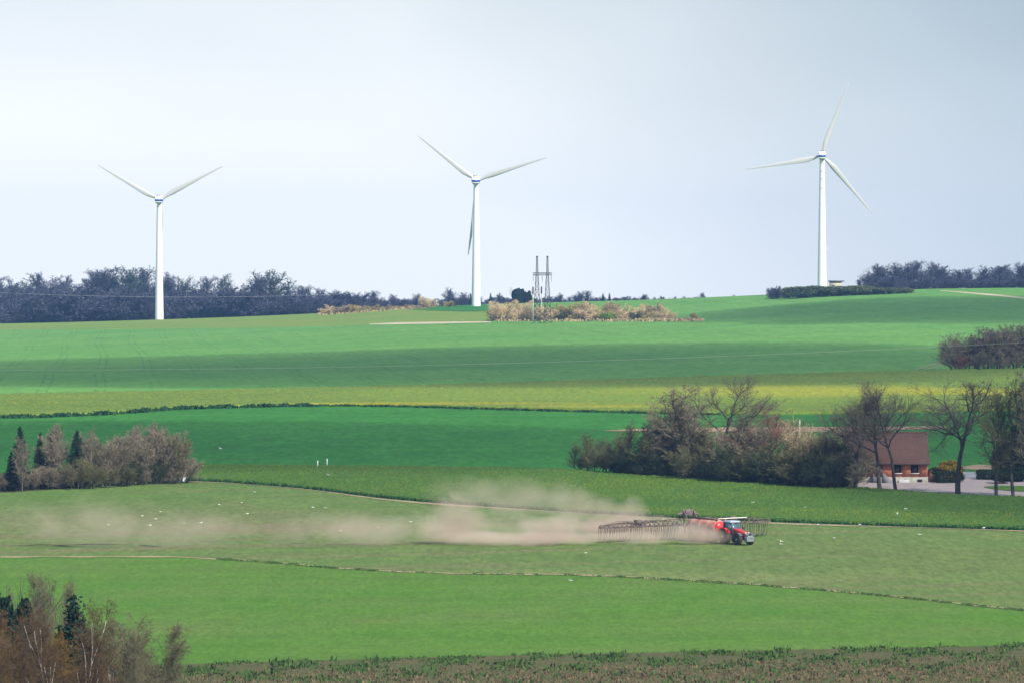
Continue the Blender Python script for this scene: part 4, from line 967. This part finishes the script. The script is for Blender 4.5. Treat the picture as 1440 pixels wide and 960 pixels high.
# landing before the door and a flight of steps going down to the right along the wall
m = MB(); m.box((hx(1235.4), -.66, ZP / 2 - .2), (hx(1241.5) - hx(1229.3), 1.2, ZP + .4))
for k in range(5):
    xa = hx(1241.5) + .26 * k; m.box((xa + .13, -.62, (ZP - .17 * (k + 1)) / 2 - .2), (.26, 1.1, ZP - .17 * (k + 1) + .4))
st = m.build('steps', M_concrete, house)
m = MB(); xe = hx(1241.5); m.add([(xe, -1.42, -.2), (xe + 1.5, -1.42, -.2), (xe + 1.5, -1.27, -.2), (xe, -1.27, -.2), (xe, -1.42, ZP + .75), (xe + 1.5, -1.42, .2), (xe + 1.5, -1.27, .2), (xe, -1.27, ZP + .75)], [(0, 3, 2, 1), (4, 5, 6, 7), (0, 1, 5, 4), (1, 2, 6, 5), (2, 3, 7, 6), (3, 0, 4, 7)])
m.box((hx(1229.3) - .08, -.66, ZP / 2 + .15), (.14, 1.3, ZP + .9)); m.build('step_wall', M_concrete, st)
m = MB(); m.tube((xe, -1.35, ZP + .75), (xe, -1.35, ZP + 1.1), .03, n=6); m.tube((xe, -1.35, ZP + 1.1), (xe + 1.5, -1.35, .65), .03, n=6); m.tube((xe + 1.5, -1.35, .1), (xe + 1.5, -1.35, .65), .03, n=6); m.build('handrail', M_timber, st)
# little timber lean-to at the right corner
b0 = G(1308.3, 677)
t = thing('timber_shelter', 'small brown timber lean-to at the right corner of the brick house', 'shelter', b0)
m = MB(); m.box((0, .4, .8), (.5, 1.2, 1.9)); m.box((.5, .4, .55), (.5, 1.2, 1.3)); m.build('boards', M_wood, t)
m = MB(); m.hull([(-.3, -.3, 1.76), (.9, -.3, 1.22), (.9, 1.1, 1.22), (-.3, 1.1, 1.76), (-.3, -.3, 1.84), (.9, -.3, 1.3), (.9, 1.1, 1.3), (-.3, 1.1, 1.84)]); m.build('roof', M_timber, t)
# ------------------------------------------------------------------ tractor, slurry tanker with its boom
M_red = paint('tractor_red', (0.50, 0.018, 0.022), .35, 0, .08, 2, (0.30, 0.12, 0.08), .25)
M_tank = paint('dusty_red', (0.52, 0.33, 0.25), .7, 0, .12, .8, (0.42, 0.07, 0.06), .75)
M_tyre = paint('tyre_rubber', (0.022, 0.021, 0.02), .9, 0, .2, 3, (0.16, 0.12, 0.09), .5)
M_rim = paint('rim_grey', (0.36, 0.40, 0.48), .45, .3, .08)
M_cabglass = paint('cab_glass', (0.06, 0.11, 0.15), .08, 0, .1, spec=.7)
M_cab = paint('cab_frame', (0.10, 0.105, 0.115), .5, 0, .1)
M_cabroof = paint('cab_roof', (0.34, 0.40, 0.48), .4, 0, .08)
M_weight = paint('weight_grey', (0.20, 0.215, 0.24), .55, 0, .15)
M_boom = paint('boom_steel', (0.085, 0.066, 0.07), .7, .1, .3, 1.2, (0.26, 0.19, 0.15), .7)
M_hose = paint('hose_rubber', (0.075, 0.06, 0.055), .85, 0, .3, .7, (0.20, 0.15, 0.12), .6)
M_lamp = paint('lamp_glass', (0.75, 0.75, 0.7), .15, 0, .02)
M_orange = paint('beacon_orange', (0.7, 0.22, 0.02), .3, 0, .02)
M_pale = paint('pale_rail', (0.72, 0.70, 0.66), .5, 0, .05)

hd = np.array([0.56, -0.83]); hd /= np.linalg.norm(hd); lf = np.array([-hd[1], hd[0]])
P0 = G(1037.5, 766.0)
org = P0[:2] - hd * 2.85 + lf * .95 * 1.0
def ground(u, v):
    q = org + hd * u + lf * v
    return np.array([q[0], q[1], zat(float(q[0]), float(q[1]))])
def frame(u0):
    o = ground(u0, 0)
    fx = ground(u0 + 3, 0) - ground(u0 - 3, 0); fy = ground(u0, 3) - ground(u0, -3)
    fx /= np.linalg.norm(fx); fz = np.cross(fx, fy / np.linalg.norm(fy)); fz /= np.linalg.norm(fz); fy = np.cross(fz, fx)
    return Matrix(((fx[0], fy[0], fz[0], o[0]), (fx[1], fy[1], fz[1], o[1]), (fx[2], fy[2], fz[2], o[2]), (0, 0, 0, 1)))
def wheel(parent, x, y, r, w, rim_r, lugs=18):
    m = MB(); m.lathe([(-w/2 + .02, rim_r), (-w/2, r * .86), (-w/2 + .1, r * .96), (-w*.2, r * .985), (w*.2, r * .985), (w/2 - .1, r * .96), (w/2, r * .86), (w/2 - .02, rim_r)], (0, 0, 0), (0, 1, 0), 30)
    for k in range(lugs):
        for s in (-1, 1):
            a = (k + (.5 if s > 0 else 0)) * 2 * math.pi / lugs
            M = Matrix.Rotation(-a, 4, 'Y') @ Matrix.Rotation(R(35 * s), 4, 'X')
            c = Matrix.Rotation(-a, 4, 'Y') @ Vector((r * .99, s * w * .23, 0))
            m.box(c, (.06, w * .48, .07), M=M)
    t = m.build('wheel', M_tyre, parent); t.location = (x, y, r)
    s = 1 if y > 0 else -1
    m = MB(); m.lathe([(-.06, rim_r * .98), (.0, rim_r), (.05, rim_r * .93), (-.05, rim_r * .6), (.02, rim_r * .3), (.1, rim_r * .28), (.12, .05)], (0, s * (w / 2 - .08), 0), (0, s, 0), 24)
    m.build('rim', M_rim, t, True)
    return t
tr = thing('tractor', 'red tractor with dark glass cab driving right across the dusty field', 'tractor')
tr.matrix_world = frame(1.4)
tr.location = ground(0, 0) + (ground(1.4, 0) - ground(0, 0)) * 0
for y in (-.95, .95): wheel(tr, 2.85, y, .74, .52, .42)
for y in (-.98, .98): wheel(tr, 0, y, 1.0, .66, .58, 20)
m = MB(); m.box((1.5, 0, .95), (3.6, .62, .55)); m.box((2.85, 0, .75), (.35, 1.5, .25)); m.box((0, 0, 1.0), (.5, 1.4, .4)); m.box((-1.0, 0, .8), (.7, .5, .3)); bevel(m.build('chassis', M_cab, tr), .04)
m = MB(); m.hull([(1.15, -.48, 1.18), (3.55, -.42, 1.12), (3.55, .42, 1.12), (1.15, .48, 1.18), (1.15, -.45, 2.05), (3.45, -.33, 1.62), (3.45, .33, 1.62), (1.15, .45, 2.05)]); bevel(m.build('hood', M_red, tr), .12, 3)
m = MB(); m.box((3.58, 0, 1.32), (.06, .66, .42)); m.box((2.4, -.47, 1.4), (1.2, .04, .28)); m.box((2.4, .47, 1.4), (1.2, .04, .28)); m.build('grille', M_cab, tr)
for y in (-.24, .24):
    m = MB(); m.box((3.59, y, 1.60), (.08, .2, .12)); bevel(m.build('headlight', M_lamp, tr), .02)
m = MB(); m.box((4.0, 0, .78), (.65, 1.15, .62)); m.box((4.15, 0, 1.0), (.35, .9, .5)); m.box((3.7, 0, .7), (.3, .8, .2)); bevel(m.build('front_weight', M_weight, tr), .08, 3)
# cab: posts, panes, roof
cb = [(-.62, -.78, 1.25), (1.12, -.66, 1.25), (1.12, .66, 1.25), (-.62, .78, 1.25), (-.5, -.72, 2.78), (.86, -.66, 2.78), (.86, .66, 2.78), (-.5, .72, 2.78)]
m = MB()
for a, b in ((0, 4), (1, 5), (2, 6), (3, 7), (0, 1), (1, 2), (2, 3), (3, 0), (4, 5), (5, 6), (6, 7), (7, 4)): m.tube(cb[a], cb[b], .055, n=6)
m.tube((.35, -.75, 1.25), (.3, -.7, 2.78), .045, n=6); m.tube((.35, .75, 1.25), (.3, .7, 2.78), .045, n=6)
m.box((.2, 0, 1.1), (1.7, 1.3, .4)); cab = m.build('cab', M_cab, tr)
for q in ((0, 1, 5, 4), (1, 2, 6, 5), (2, 3, 7, 6), (3, 0, 4, 7)):
    v = np.array([cb[i] for i in q]); c = v.mean(0); v = c + (v - c) * .97
    nrm = np.cross(v[1] - v[0], v[3] - v[0]); nrm /= np.linalg.norm(nrm)
    m = MB(); m.hull(np.vstack([v - nrm * .01, v + nrm * .01])); m.build('window', M_cabglass, cab)
m = MB(); m.box((.18, 0, 2.9), (1.75, 1.62, .22), taper=.88); bevel(m.build('cab_roof', M_cabroof, tr), .07, 3)
m = MB(); m.tube((-.45, -.5, 3.0), (-.45, -.5, 3.18), .07, n=10); m.build('beacon', M_orange, tr)
for y in (-1, 1):
    m = MB()
    for k in range(7):
        a0, a1 = R(25 + k * 20), R(25 + (k + 1) * 20)
        p = [(math.cos(a) * rr, 1.0 + math.sin(a) * rr) for a, rr in ((a0, 1.08), (a1, 1.08), (a1, 1.13), (a0, 1.13))]
        m.prism(p, y * .66 - (.0 if y > 0 else .66), y * .66 + (.66 if y > 0 else 0))
    m.build('rear_fender', M_red, tr)
    m = MB(); m.box((1.35, y * 1.05, 2.2), (.08, .25, .45)); m.tube((1.1, y * .7, 2.45), (1.35, y * 1.05, 2.4), .025, n=5); m.build('mirror', M_cab, tr)
    m = MB(); m.box((.95, y * .72, .75), (.5, .25, .06)); m.box((.95, y * .72, .45), (.5, .25, .06)); m.box((.95, y * .62, .7), (.06, .04, .7)); m.build('step', M_cab, tr)
    m = MB()
    for k in range(4):
        a0, a1 = R(35 + k * 27), R(35 + (k + 1) * 27)
        p = [(2.85 + math.cos(a) * rr, .74 + math.sin(a) * rr) for a, rr in ((a0, .82), (a1, .82), (a1, .86), (a0, .86))]
        m.prism(p, y * .95 - .25, y * .95 + .25)
    m.build('front_fender', M_cab, tr)
m = MB(); m.tube((1.3, -.62, 1.3), (1.3, -.62, 2.95), .06, n=10); m.tube((1.3, -.62, 1.9), (1.3, -.62, 2.5), .1, n=10); m.build('exhaust', M_weight, tr)

tk = thing('slurry_tanker', 'dust covered red slurry tanker with wide trailing hose boom behind the tractor', 'slurry tanker')
tk.matrix_world = frame(-5.0)
Z = lambda x: x + 5.0                          # tanker coordinates start at its axles
m = MB(); m.lathe([(Z(-8.75), .05), (Z(-8.6), .55), (Z(-8.35), .92), (Z(-8.0), 1.05), (Z(-2.75), 1.05), (Z(-2.4), .92), (Z(-2.15), .55), (Z(-2.0), .05)], (0, 0, 1.95), (1, 0, 0), 32); m.build('tank', M_tank, tk, True)
for x in (-7.3, -5.6, -3.9):
    m = MB(); m.lathe([(Z(x) - .05, 1.03), (Z(x) - .05, 1.085), (Z(x) + .05, 1.085), (Z(x) + .05, 1.03)], (0, 0, 1.95), (1, 0, 0), 32); m.build('tank_hoop', M_tank, tk)
m = MB(); m.lathe([(Z(-2.42), .94), (Z(-2.15), .57), (Z(-1.985), .07)], (0, 0, 1.95), (1, 0, 0), 32); m.build('clean_tank_end', M_red, tk, True)
m = MB()
for y in (-.5, .5): m.box((Z(-4.6), y, .92), (6.9, .16, .3))
m.hull([(Z(-2.2), -.5, .65), (Z(-1.05), -.12, .62), (Z(-1.05), .12, .62), (Z(-2.2), .5, .65), (Z(-2.2), -.5, .95), (Z(-1.05), -.12, .8), (Z(-1.05), .12, .8), (Z(-2.2), .5, .95)])
m.box((Z(-5.0), 0, .75), (.2, 1.9, .2)); m.box((Z(-6.75), 0, .75), (.2, 1.9, .2)); m.build('chassis', M_cab, tk)
for x in (-5.0, -6.75):
    for y in (-1.12, 1.12): wheel(tk, Z(x), y, .76, .62, .38, 16)
m = MB(); m.tube((Z(-8.6), -.35, 3.08), (Z(-2.3), -.35, 3.02), .1, n=8); m.box((Z(-5.2), 0, 3.05), (.7, .7, .25))
for x in (-8, -6, -4): m.box((Z(x), -.35, 2.98), (.1, .1, .3))
m.build('top_pipe', M_boom, tk)
m = MB()
for y in (-.8, .8): m.tube((Z(-8.9), y, .9), (Z(-9.3), y, 3.9), .12, n=6); m.tube((Z(-9.3), y, 3.9), (Z(-8.4), y, 2.9), .09, n=6)
m.box((Z(-9.3), 0, 3.55), (.6, 1.1, .7)); m.box((Z(-9.25), 0, 2.0), (.35, 1.6, .5)); m.tube((Z(-9.3), -.9, 3.9), (Z(-9.3), .9, 3.9), .12, n=6); m.tube((Z(-9.5), -1.6, 3.35), (Z(-9.3), 0, 3.8), .16, n=8); m.tube((Z(-9.5), 1.6, 3.35), (Z(-9.3), 0, 3.8), .16, n=8)
bevel(m.build('distributor', M_boom, tk), .04)
HALF = 13.6
TKI = tk.matrix_world.inverted()
LGV = np.linspace(-14.5, 14.5, 13)
LGZ = [(TKI @ Vector(ground(-9.7, v))).z for v in LGV]
def local_ground(u, v): return float(np.interp(v, LGV, LGZ))   # ground height in tanker coordinates
for s in (-1, 1):
    m = MB()
    xb = Z(-9.7)
    zz = lambda v: 2.05 + local_ground(-9.7, s * v) * .9
    n = 18
    for k in range(n):
        a, b = .6 + (HALF - .6) * k / n, .6 + (HALF - .6) * (k + 1) / n
        hgt = .75 - .5 * k / n
        for dx in (0, .5):
            m.tube((xb - dx, s * a, zz(a)), (xb - dx, s * b, zz(b)), .055, n=5); m.tube((xb - dx, s * a, zz(a) - .12), (xb - dx, s * b, zz(b) - .12), .05, n=5)
        m.tube((xb - .25, s * a, zz(a) + hgt), (xb - .25, s * b, zz(b) + hgt - .028), .055, n=5)
        m.tube((xb, s * a, zz(a)), (xb - .25, s * (a + b) / 2, zz(a) + hgt), .04, n=4); m.tube((xb - .25, s * (a + b) / 2, zz(a) + hgt), (xb - .5, s * b, zz(b)), .04, n=4); m.tube((xb, s * a, zz(a)), (xb - .5, s * b, zz(b)), .035, n=4)
    wing = m.build('boom_wing', M_boom, tk)
    if s > 0:
        q = MB(); q.tube((xb + .1, 5.0, zz(5) + .55), (xb + .1, 9.6, zz(9.6) + .6), .07, n=6); q.build('hand_rail', M_pale, wing)
    # distributor hoses looping from the middle of the wing to each drop
    q = MB(); gg = np.random.default_rng(3 + s)
    for k in range(20):
        v = .8 + (HALF - 1.0) * k / 19
        c0 = 7.5 + gg.uniform(-.8, .8)
        for j in range(5):
            t0, t1 = j / 5, (j + 1) / 5
            f0, f1 = c0 + (v - c0) * t0, c0 + (v - c0) * t1
            z0 = zz(f0) + .12 + .55 * math.sin(math.pi * t0) * gg.uniform(.5, 1.2); z1 = zz(f1) + .12 + .55 * math.sin(math.pi * t1) * gg.uniform(.5, 1.2)
            q.tube((xb - .1 - .3 * gg.random(), s * f0, z0), (xb - .1 - .3 * gg.random(), s * f1, z1), .03, n=4, caps=False)
    q.box((xb - .25, s * 7.5, zz(7.5) + .5), (.7, .9, .6)); q.build('feed_hoses', M_hose, wing)
    for k in range(44):
        v = .9 + (HALF - 1.0) * k / 43
        zg = local_ground(-9.7, s * v)
        q = MB(); x_, z_ = xb - .55, zz(v)
        drift = gg.uniform(-.22, .22); lean_ = gg.uniform(.15, .95)
        pts_ = [(x_, s * v, z_), (x_ - .1, s * v + drift * .3, z_ - .5), (x_ - .16, s * v + drift * .6, z_ - 1.1), (x_ - .28, s * v + drift, zg + .35), (x_ - .3 - lean_, s * v + drift, zg + .06)]
        for a_, b_ in zip(pts_, pts_[1:]): q.tube(a_, b_, .042, n=5, caps=False)
        q.build('drop_hose', M_hose, wing)

# ------------------------------------------------------------------ gulls
M_gull = paint('gull_plumage', (0.74, 0.74, 0.72), .7, 0, .03)
M_bill = paint('gull_bill', (0.7, 0.42, 0.05), .5, 0, .02)
def gull_mesh(fly):
    m = MB()
    m.lathe([(-.30, .01), (-.22, .045), (-.1, .085), (.02, .10), (.12, .085), (.18, .055), (.21, .05), (.25, .055), (.29, .045), (.32, .01)], (0, 0, 0), (1, 0, .18 if not fly else .03), 10)
    m.hull([(-.44, -.07, -.04), (-.2, -.04, -.05), (-.2, .04, -.05), (-.44, .07, -.04), (-.44, -.07, -.03), (-.2, -.04, 0), (-.2, .04, 0), (-.44, .07, -.03)])
    for s in (-1, 1):
        if fly:
            pr = [(0.08, .09, .05, .10), (.10, .04, .34, .17), (-.02, -.10, .68, .10)]
            st = [(.12, -.08, 0.05, .04), (.16, -.05, .35, .16), (.02, -.10, .68, .10)]
            for (xa, xb_, ya, za), (xc, xd, yc_, zc) in zip(st, st[1:]):
                m.hull([(xb_, s*ya, za-.012), (xa, s*ya, za-.012), (xc, s*yc_, zc-.008), (xd, s*yc_, zc-.008), (xb_, s*ya, za+.012), (xa, s*ya, za+.012), (xc, s*yc_, zc+.008), (xd, s*yc_, zc+.008)])
        else:
            m.hull([(-.42, s*.03, .0), (.12, s*.07, .0), (.12, s*.105, .0), (-.3, s*.09, -.02), (-.42, s*.03, .02), (.1, s*.05, .08), (.1, s*.09, .06), (-.3, s*.08, .03)])
    me = m.mesh('gull', True); me.materials.append(M_gull)
    return me
def bill_mesh():
    m = MB(); m.tube((.31, 0, .055), (.38, 0, .05), .014, .004, 6); me = m.mesh('bill'); me.materials.append(M_bill); return me
def leg_mesh():
    m = MB(); m.tube((0, 0, -.08), (.01, 0, -.25), .009, n=5); m.box((.03, 0, -.252), (.07, .05, .008)); me = m.mesh('leg'); me.materials.append(M_bill); return me
GS, GF, GB, GL = gull_mesh(False), gull_mesh(True), bill_mesh(), leg_mesh()
def gull(px, py, fly, label, lift=0.0):
    b0 = G(px, py)
    b0[2] += (3.0 if fly else .25) + lift
    if fly: b0 = pt(px, py, float(b0[1]) - 8.0)
    sc_ = .55 + .2 * rt.random()
    o = bpy.data.objects.new('gull', GF if fly else GS); link(o)
    o.location = b0; o.scale = (sc_,) * 3; o.rotation_euler = (R(rt.uniform(-25, 25)) if fly else 0, 0, rt.uniform(-.9, .9) + (math.pi if rt.random() < .5 else 0))
    if not fly: o.location.z += .06
    tag(o, label, 'gull', 'white gulls on and over the fields')
    link(bpy.data.objects.new('bill', GB), o)
    if not fly:
        for s in (-1, 1):
            l = bpy.data.objects.new('leg', GL); l.location = (0, s * .04, 0); link(l, o)
for px_, py_p, fly, lab in [
    (200, 727.7, 0, 'white gull at the left of the group on the harrowed field below the left copse'), (225.7, 721.7, 0, 'topmost white gull of the group below the left copse'), (219, 732, 0, 'white gull in the middle of the group below the left copse'), (211, 741, 0, 'lowest white gull of the group below the left copse'),
    (259, 737.7, 0, 'white gull right of the group below the left copse, left of a pair'), (282.7, 737.5, 0, 'white gull right of the group below the left copse, right of a pair'), (152, 740.5, 0, 'faint white gull in the thin dust far left'), (340, 709, 0, 'white gull alone below the rapeseed edge right of the left copse'),
    (308, 711.5, 0, 'white gull on the harrowed field just right below the left copse end'), (357.7, 697.7, 0, 'white gull closest below the rapeseed edge on the left'), (440, 715.5, 0, 'left white gull of a pair above the thin dust'), (457, 716.5, 0, 'right white gull of a pair above the thin dust'),
    (461, 667, 1, 'white gull over the lower rapeseed by the two white posts'), (478.7, 748.5, 0, 'white gull at the left of the dust trail'), (310, 630, 1, 'white gull low over the dark wheat right of the left copse'), (348, 724.5, 0, 'dull white gull in the harrowed field left of the dust'),
    (532, 744, 0, 'white gull in the dust trail left of its densest billow'), (577.7, 736, 0, 'white gull left of the dense dust billow'), (823.7, 780, 0, 'white gull on the pale green field below the near boom end'), (802, 819, 0, 'white gull on the bright green field below the ditch line'),
    (933, 729, 1, 'white gull above the dust between boom and tanker'), (1059, 706, 1, 'white gull over the lower rapeseed above the tractor'), (1131, 712.7, 1, 'white gull over the rapeseed right of the tractor'), (1150, 740, 0, 'white gull on the field right of the far boom end'),
    (1209, 740, 0, 'white gull at the rapeseed edge below the house'), (1173, 759, 0, 'white gull on the field to the lower right of the boom'), (1098.5, 760.5, 1, 'white gull with spread wings just right of the tractor front'), (1097.7, 767.5, 0, 'white gull on the ground just below the spread-winged gull'),
    (1273.7, 715, 1, 'white gull over the rapeseed below the gravel yard'), (1261.6, 722, 1, 'lower white gull over the rapeseed below the gravel yard'), (1370, 742.5, 0, 'brightest white gull at the rapeseed edge on the right'), (1383.6, 744.5, 0, 'white gull right of the brightest one at the rapeseed edge'), (1293, 754, 0, 'white gull on the harrowed field towards the right edge'), (650, 452, 0, 'tiny white gull by the pale track near the middle turbine')]:
    gull(px_, py_p, fly, lab, .4 if (fly or py_p < 700) else 0)

# ------------------------------------------------------------------ grass, weeds and crop edges (uncountable)
gw = np.random.default_rng(41)
def tufts(name, label, px, py, h, w, mat, blades=4, lift=0.0):
    n = len(px)
    b_ = G(px, py); b_[:, 2] += lift
    b_ = np.repeat(b_, blades, 0); n2 = len(b_)
    hh = np.repeat(h, blades) * gw.uniform(.6, 1.2, n2); ww = np.repeat(w, blades) * gw.uniform(.6, 1.3, n2)
    a = gw.uniform(0, 2 * math.pi, n2)
    side = np.stack([np.cos(a), np.sin(a), 0 * a], 1) * ww[:, None]
    b_[:, :2] += gw.normal(0, 1, (n2, 2)) * np.repeat(w, blades)[:, None] * 1.3
    tip = b_ + np.stack([gw.normal(0, .35, n2) * hh, gw.normal(0, .35, n2) * hh, hh], 1)
    mid_ = (b_ + tip) / 2 + np.stack([0 * a, 0 * a, hh * .12], 1)
    V = np.stack([b_ - side * .5, b_ + side * .5, mid_ + side * .6, tip, mid_ - side * .6], 1)
    m = MB(); m.add(V.reshape(-1, 3), (np.arange(n2) * 5)[:, None] + np.arange(5)[None])
    return tag(m.build(name, mat), label, 'vegetation', kind='stuff')
W_green = twig('weed_green', (0.030, 0.072, 0.020), (0.085, 0.14, 0.038), scale=.35)
W_brown = twig('dead_stalks', (0.10, 0.078, 0.045), (0.20, 0.15, 0.085), scale=.35)
W_crop = twig('crop_edge_green', (0.014, 0.055, 0.024), (0.03, 0.09, 0.03), scale=.35)
W_dry = twig('dry_grass', (0.30, 0.23, 0.12), (0.45, 0.35, 0.2), scale=.35)
n = 9000
px_ = gw.uniform(225, 1450, n); py_ = B7(px_) + gw.gamma(1.4, 15, n) - 1.0
ok = (py_ < 975) & (np.sin(px_ * .061 + py_ * .21) + np.sin(px_ * .023 - py_ * .3 + 2) + gw.normal(0, .6, n) > .2)
px_, py_ = px_[ok], py_[ok]
tufts('weeds', 'dark green weeds along the bottom edge of the bright field', px_, py_, np.clip(gw.gamma(2.2, .085, len(px_)), .05, .6), gw.uniform(.05, .2, len(px_)), W_green)
n = 9000
px_ = gw.uniform(215, 1450, n); py_ = B7(px_) + 10 + gw.gamma(3, 12, n)
ok = (py_ < 985)
px_, py_ = px_[ok], py_[ok]
tufts('dead_stalks', 'brown dead stalks in the rough strip along the bottom of the picture', px_, py_, np.clip(gw.gamma(2, .06, len(px_)), .03, .4), gw.uniform(.04, .15, len(px_)), W_brown)
px_ = gw.uniform(-20, 1000, 2600); px_ = px_ + 9 * np.sin(px_ * .11) + 5 * np.sin(px_ * .37)
tufts('crop_edge', 'dark ragged crop edge under the yellow rapeseed band', px_, B3(px_) + gw.uniform(-.2, 1.0, 2600), gw.uniform(.25, .8, 2600) * (1 - .45 * (px_ > 430)), gw.uniform(.25, .6, 2600), W_crop)
px_ = gw.uniform(262, 1460, 5200)
tufts('crop_edge', 'dark green crop edge along the front of the lower rapeseed', px_, B5(px_) - gw.uniform(-.3, 1.2, 5200), gw.uniform(.2, .55, 5200), gw.uniform(.08, .22, 5200), W_crop)
px_ = np.concatenate([gw.uniform(300, 1460, 700), gw.uniform(300, 520, 500), gw.uniform(880, 1440, 800)]); px_ = px_ + 11 * np.sin(px_ * .09) + 6 * np.sin(px_ * .31)
tufts('ditch_weeds', 'dark ragged weeds along the ditch between the two green fields', px_, B6(px_) + gw.uniform(-.9, .9, 2000), gw.uniform(.04, .17, 2000), gw.uniform(.1, .25, 2000), W_green)
px_ = np.concatenate([gw.uniform(690, 985, 500), gw.uniform(450, 600, 400), gw.uniform(905, 985, 200)])
py_ = np.where(px_ < 600, crest(px_) + gw.uniform(0, 3.5, 1100), 451.5 + gw.uniform(-1.5, .8, 1100))
tufts('dry_grass', 'pale dry grass at the foot of the pylon scrub and on the crest bank', px_, py_, gw.uniform(.4, 1.3, 1100), gw.uniform(.3, .8, 1100), W_dry)

# ------------------------------------------------------------------ clouds overhead, haze and dust
def volume_mat(name, col, dens, aniso=0.0):
    n = NT(name); v = n.node('ShaderNodeVolumePrincipled')
    v.inputs['Color'].default_value = (*col, 1); v.inputs['Density'].default_value = dens; v.inputs['Anisotropy'].default_value = aniso
    n.L.new(v.outputs[0], n.out.inputs['Volume'])
    return n.m
def ico(sub, lump, seed):
    import bmesh
    bm = bmesh.new(); bmesh.ops.create_icosphere(bm, subdivisions=sub, radius=1.0)
    g = np.random.default_rng(seed); D_ = g.normal(0, 2.2, (5, 3)); ph = g.uniform(0, 6, 5)
    for v in bm.verts: v.co *= 1 + lump * sum(math.sin(v.co.dot(Vector(D_[k])) * 1.6 + ph[k]) for k in range(5)) / 2.5
    me = bpy.data.meshes.new('puff'); bm.to_mesh(me); bm.free()
    return me
M_cloud = volume_mat('cloud_vapour', (0.98, 0.98, 1.0), 0.0085)
CLOUD_Z = 750.0
def cloud(px0, px1, y0, y1, thick, label, seed):
    """a flat cloud that shades the ground between two columns and two rows of the photograph"""
    a, b = G((px0 + px1) / 2, y0), G((px0 + px1) / 2, y1)
    l, r_ = G(px0, (y0 + y1) / 2), G(px1, (y0 + y1) / 2)
    c = (a + b) / 2; c[0] = (l[0] + r_[0]) / 2
    k = (CLOUD_Z - c[2]) / S.z
    pos = c + np.array(S) * k
    me = ico(4, .10, seed); me.materials.append(M_cloud)
    o = bpy.data.objects.new('cloud', me); link(o)
    o.location = pos; o.scale = (abs(r_[0] - l[0]) / 2, abs(a[1] - b[1]) / 2, thick / 2)
    return tag(o, label, 'cloud', 'fair weather clouds overhead', 'stuff')
CLOUDS = [(-300, 1560, 487, 546, 105, 'long flat white cloud over the big wheat field', 1), (930, 1900, 414, 456, 105, 'white cloud over the upper right fields', 2), (-500, 1100, 590, 672, 62, 'white cloud over the middle wheat field', 3), (1130, 1900, 570, 755, 85, 'white cloud over the brick house', 4)]
for c in CLOUDS: cloud(*c)

hz_m = volume_mat('air', (0.28, 0.50, 1.0), 0.00005)
m = MB(); m.box((0, 2900, 0), (1, 1, 1))
ZB = -120.0; ZT = 112.0
m = MB(); m.box((0, 3000, (ZB + ZT) / 2), (3400, 6700, ZT - ZB))
haze = m.build('haze', hz_m)
haze['kind'] = 'stuff'; haze['label'] = 'thin blue haze over the valley'; haze['category'] = 'haze'

def dust_mat():
    n = NT('dust'); v = n.node('ShaderNodeVolumePrincipled')
    v.inputs['Color'].default_value = (0.975, 0.80, 0.655, 1)
    v.inputs['Anisotropy'].default_value = 0.1
    ln = n.node('ShaderNodeVectorMath', operation='LENGTH'); n.L.new(n.obj(), ln.inputs[0])
    fall = n.math('SUBTRACT', 1.0, ln.outputs['Value'])
    nz = n.math('ADD', n.math('MULTIPLY', n.noise(n.mapping(n.pos(), (.055, .05, .085)), 1.0, 2, .5, .3), .5), n.math('MULTIPLY', n.noise(n.mapping(n.pos(), (.17, .12, .24)), 1.0, 5, .62, .6), .5))
    d_ = n.ramp(n.math('ADD', fall, n.math('MULTIPLY', n.math('SUBTRACT', nz, .5), 2.3)), .22, .80)
    d_ = n.math('MULTIPLY', d_, n.ramp(ln.outputs['Value'], 1.0, .8))
    info = n.node('ShaderNodeObjectInfo')
    s_ = n.node('ShaderNodeSeparateColor'); n.L.new(info.outputs['Color'], s_.inputs[0])
    n.L.new(n.math('MULTIPLY', n.math('MULTIPLY', d_, s_.outputs[0]), .88), v.inputs['Density'])
    n.L.new(v.outputs[0], n.out.inputs['Volume'])
    try: n.m.cycles.volume_step_rate = 1.0
    except Exception: pass
    return n.m
M_dust = dust_mat()
dust = thing('dust_cloud', 'tan dust cloud drifting left behind the slurry boom', 'dust', G(800, 760), None, None, 'stuff')
puff_me = ico(3, .08, 5); puff_me.materials.append(M_dust)
for (px_, py_, rx, ry, dens) in [
    # column, row of the puff's middle, half width and half height in pixels, density
    (968, 752, 52, 17, .42), (1002, 755, 34, 13, .40), (915, 748, 62, 24, .62), (905, 756, 75, 12, .34), (850, 746, 80, 26, .80), (862, 726, 56, 30, .26), (888, 718, 26, 24, .14), (806, 722, 46, 50, .30), (788, 700, 24, 34, .16), (785, 744, 80, 28, .55), (790, 756, 110, 13, .50), (690, 756, 110, 14, .48), (720, 742, 70, 24, .30), (650, 731, 54, 44, .62), (625, 750, 55, 20, .36),
    (715, 704, 75, 36, .07), (668, 694, 40, 26, .05), (640, 690, 70, 26, .05), (745, 712, 60, 30, .12), (560, 745, 130, 28, .10), (490, 742, 140, 34, .05), (400, 742, 150, 34, .038), (290, 744, 160, 32, .034), (200, 744, 150, 34, .028), (135, 736, 95, 46, .055), (95, 746, 115, 30, .04), (20, 735, 90, 46, .04)]:
    q = G(px_, min(py_ + ry * .75, 770) if px_ > 940 or px_ < 800 or dens == .34 else 757.5); s_ = float(q[1]) / F
    c = pt(px_, py_, float(q[1]))
    o = bpy.data.objects.new('dust_puff', puff_me); link(o, dust)
    o.location = Vector(c) - dust.location; o.scale = (rx * s_ * 1.25, max(rx * s_ * .55, 3.0), ry * s_ * 1.25)
    o.color = (dens, dens, dens, 1)
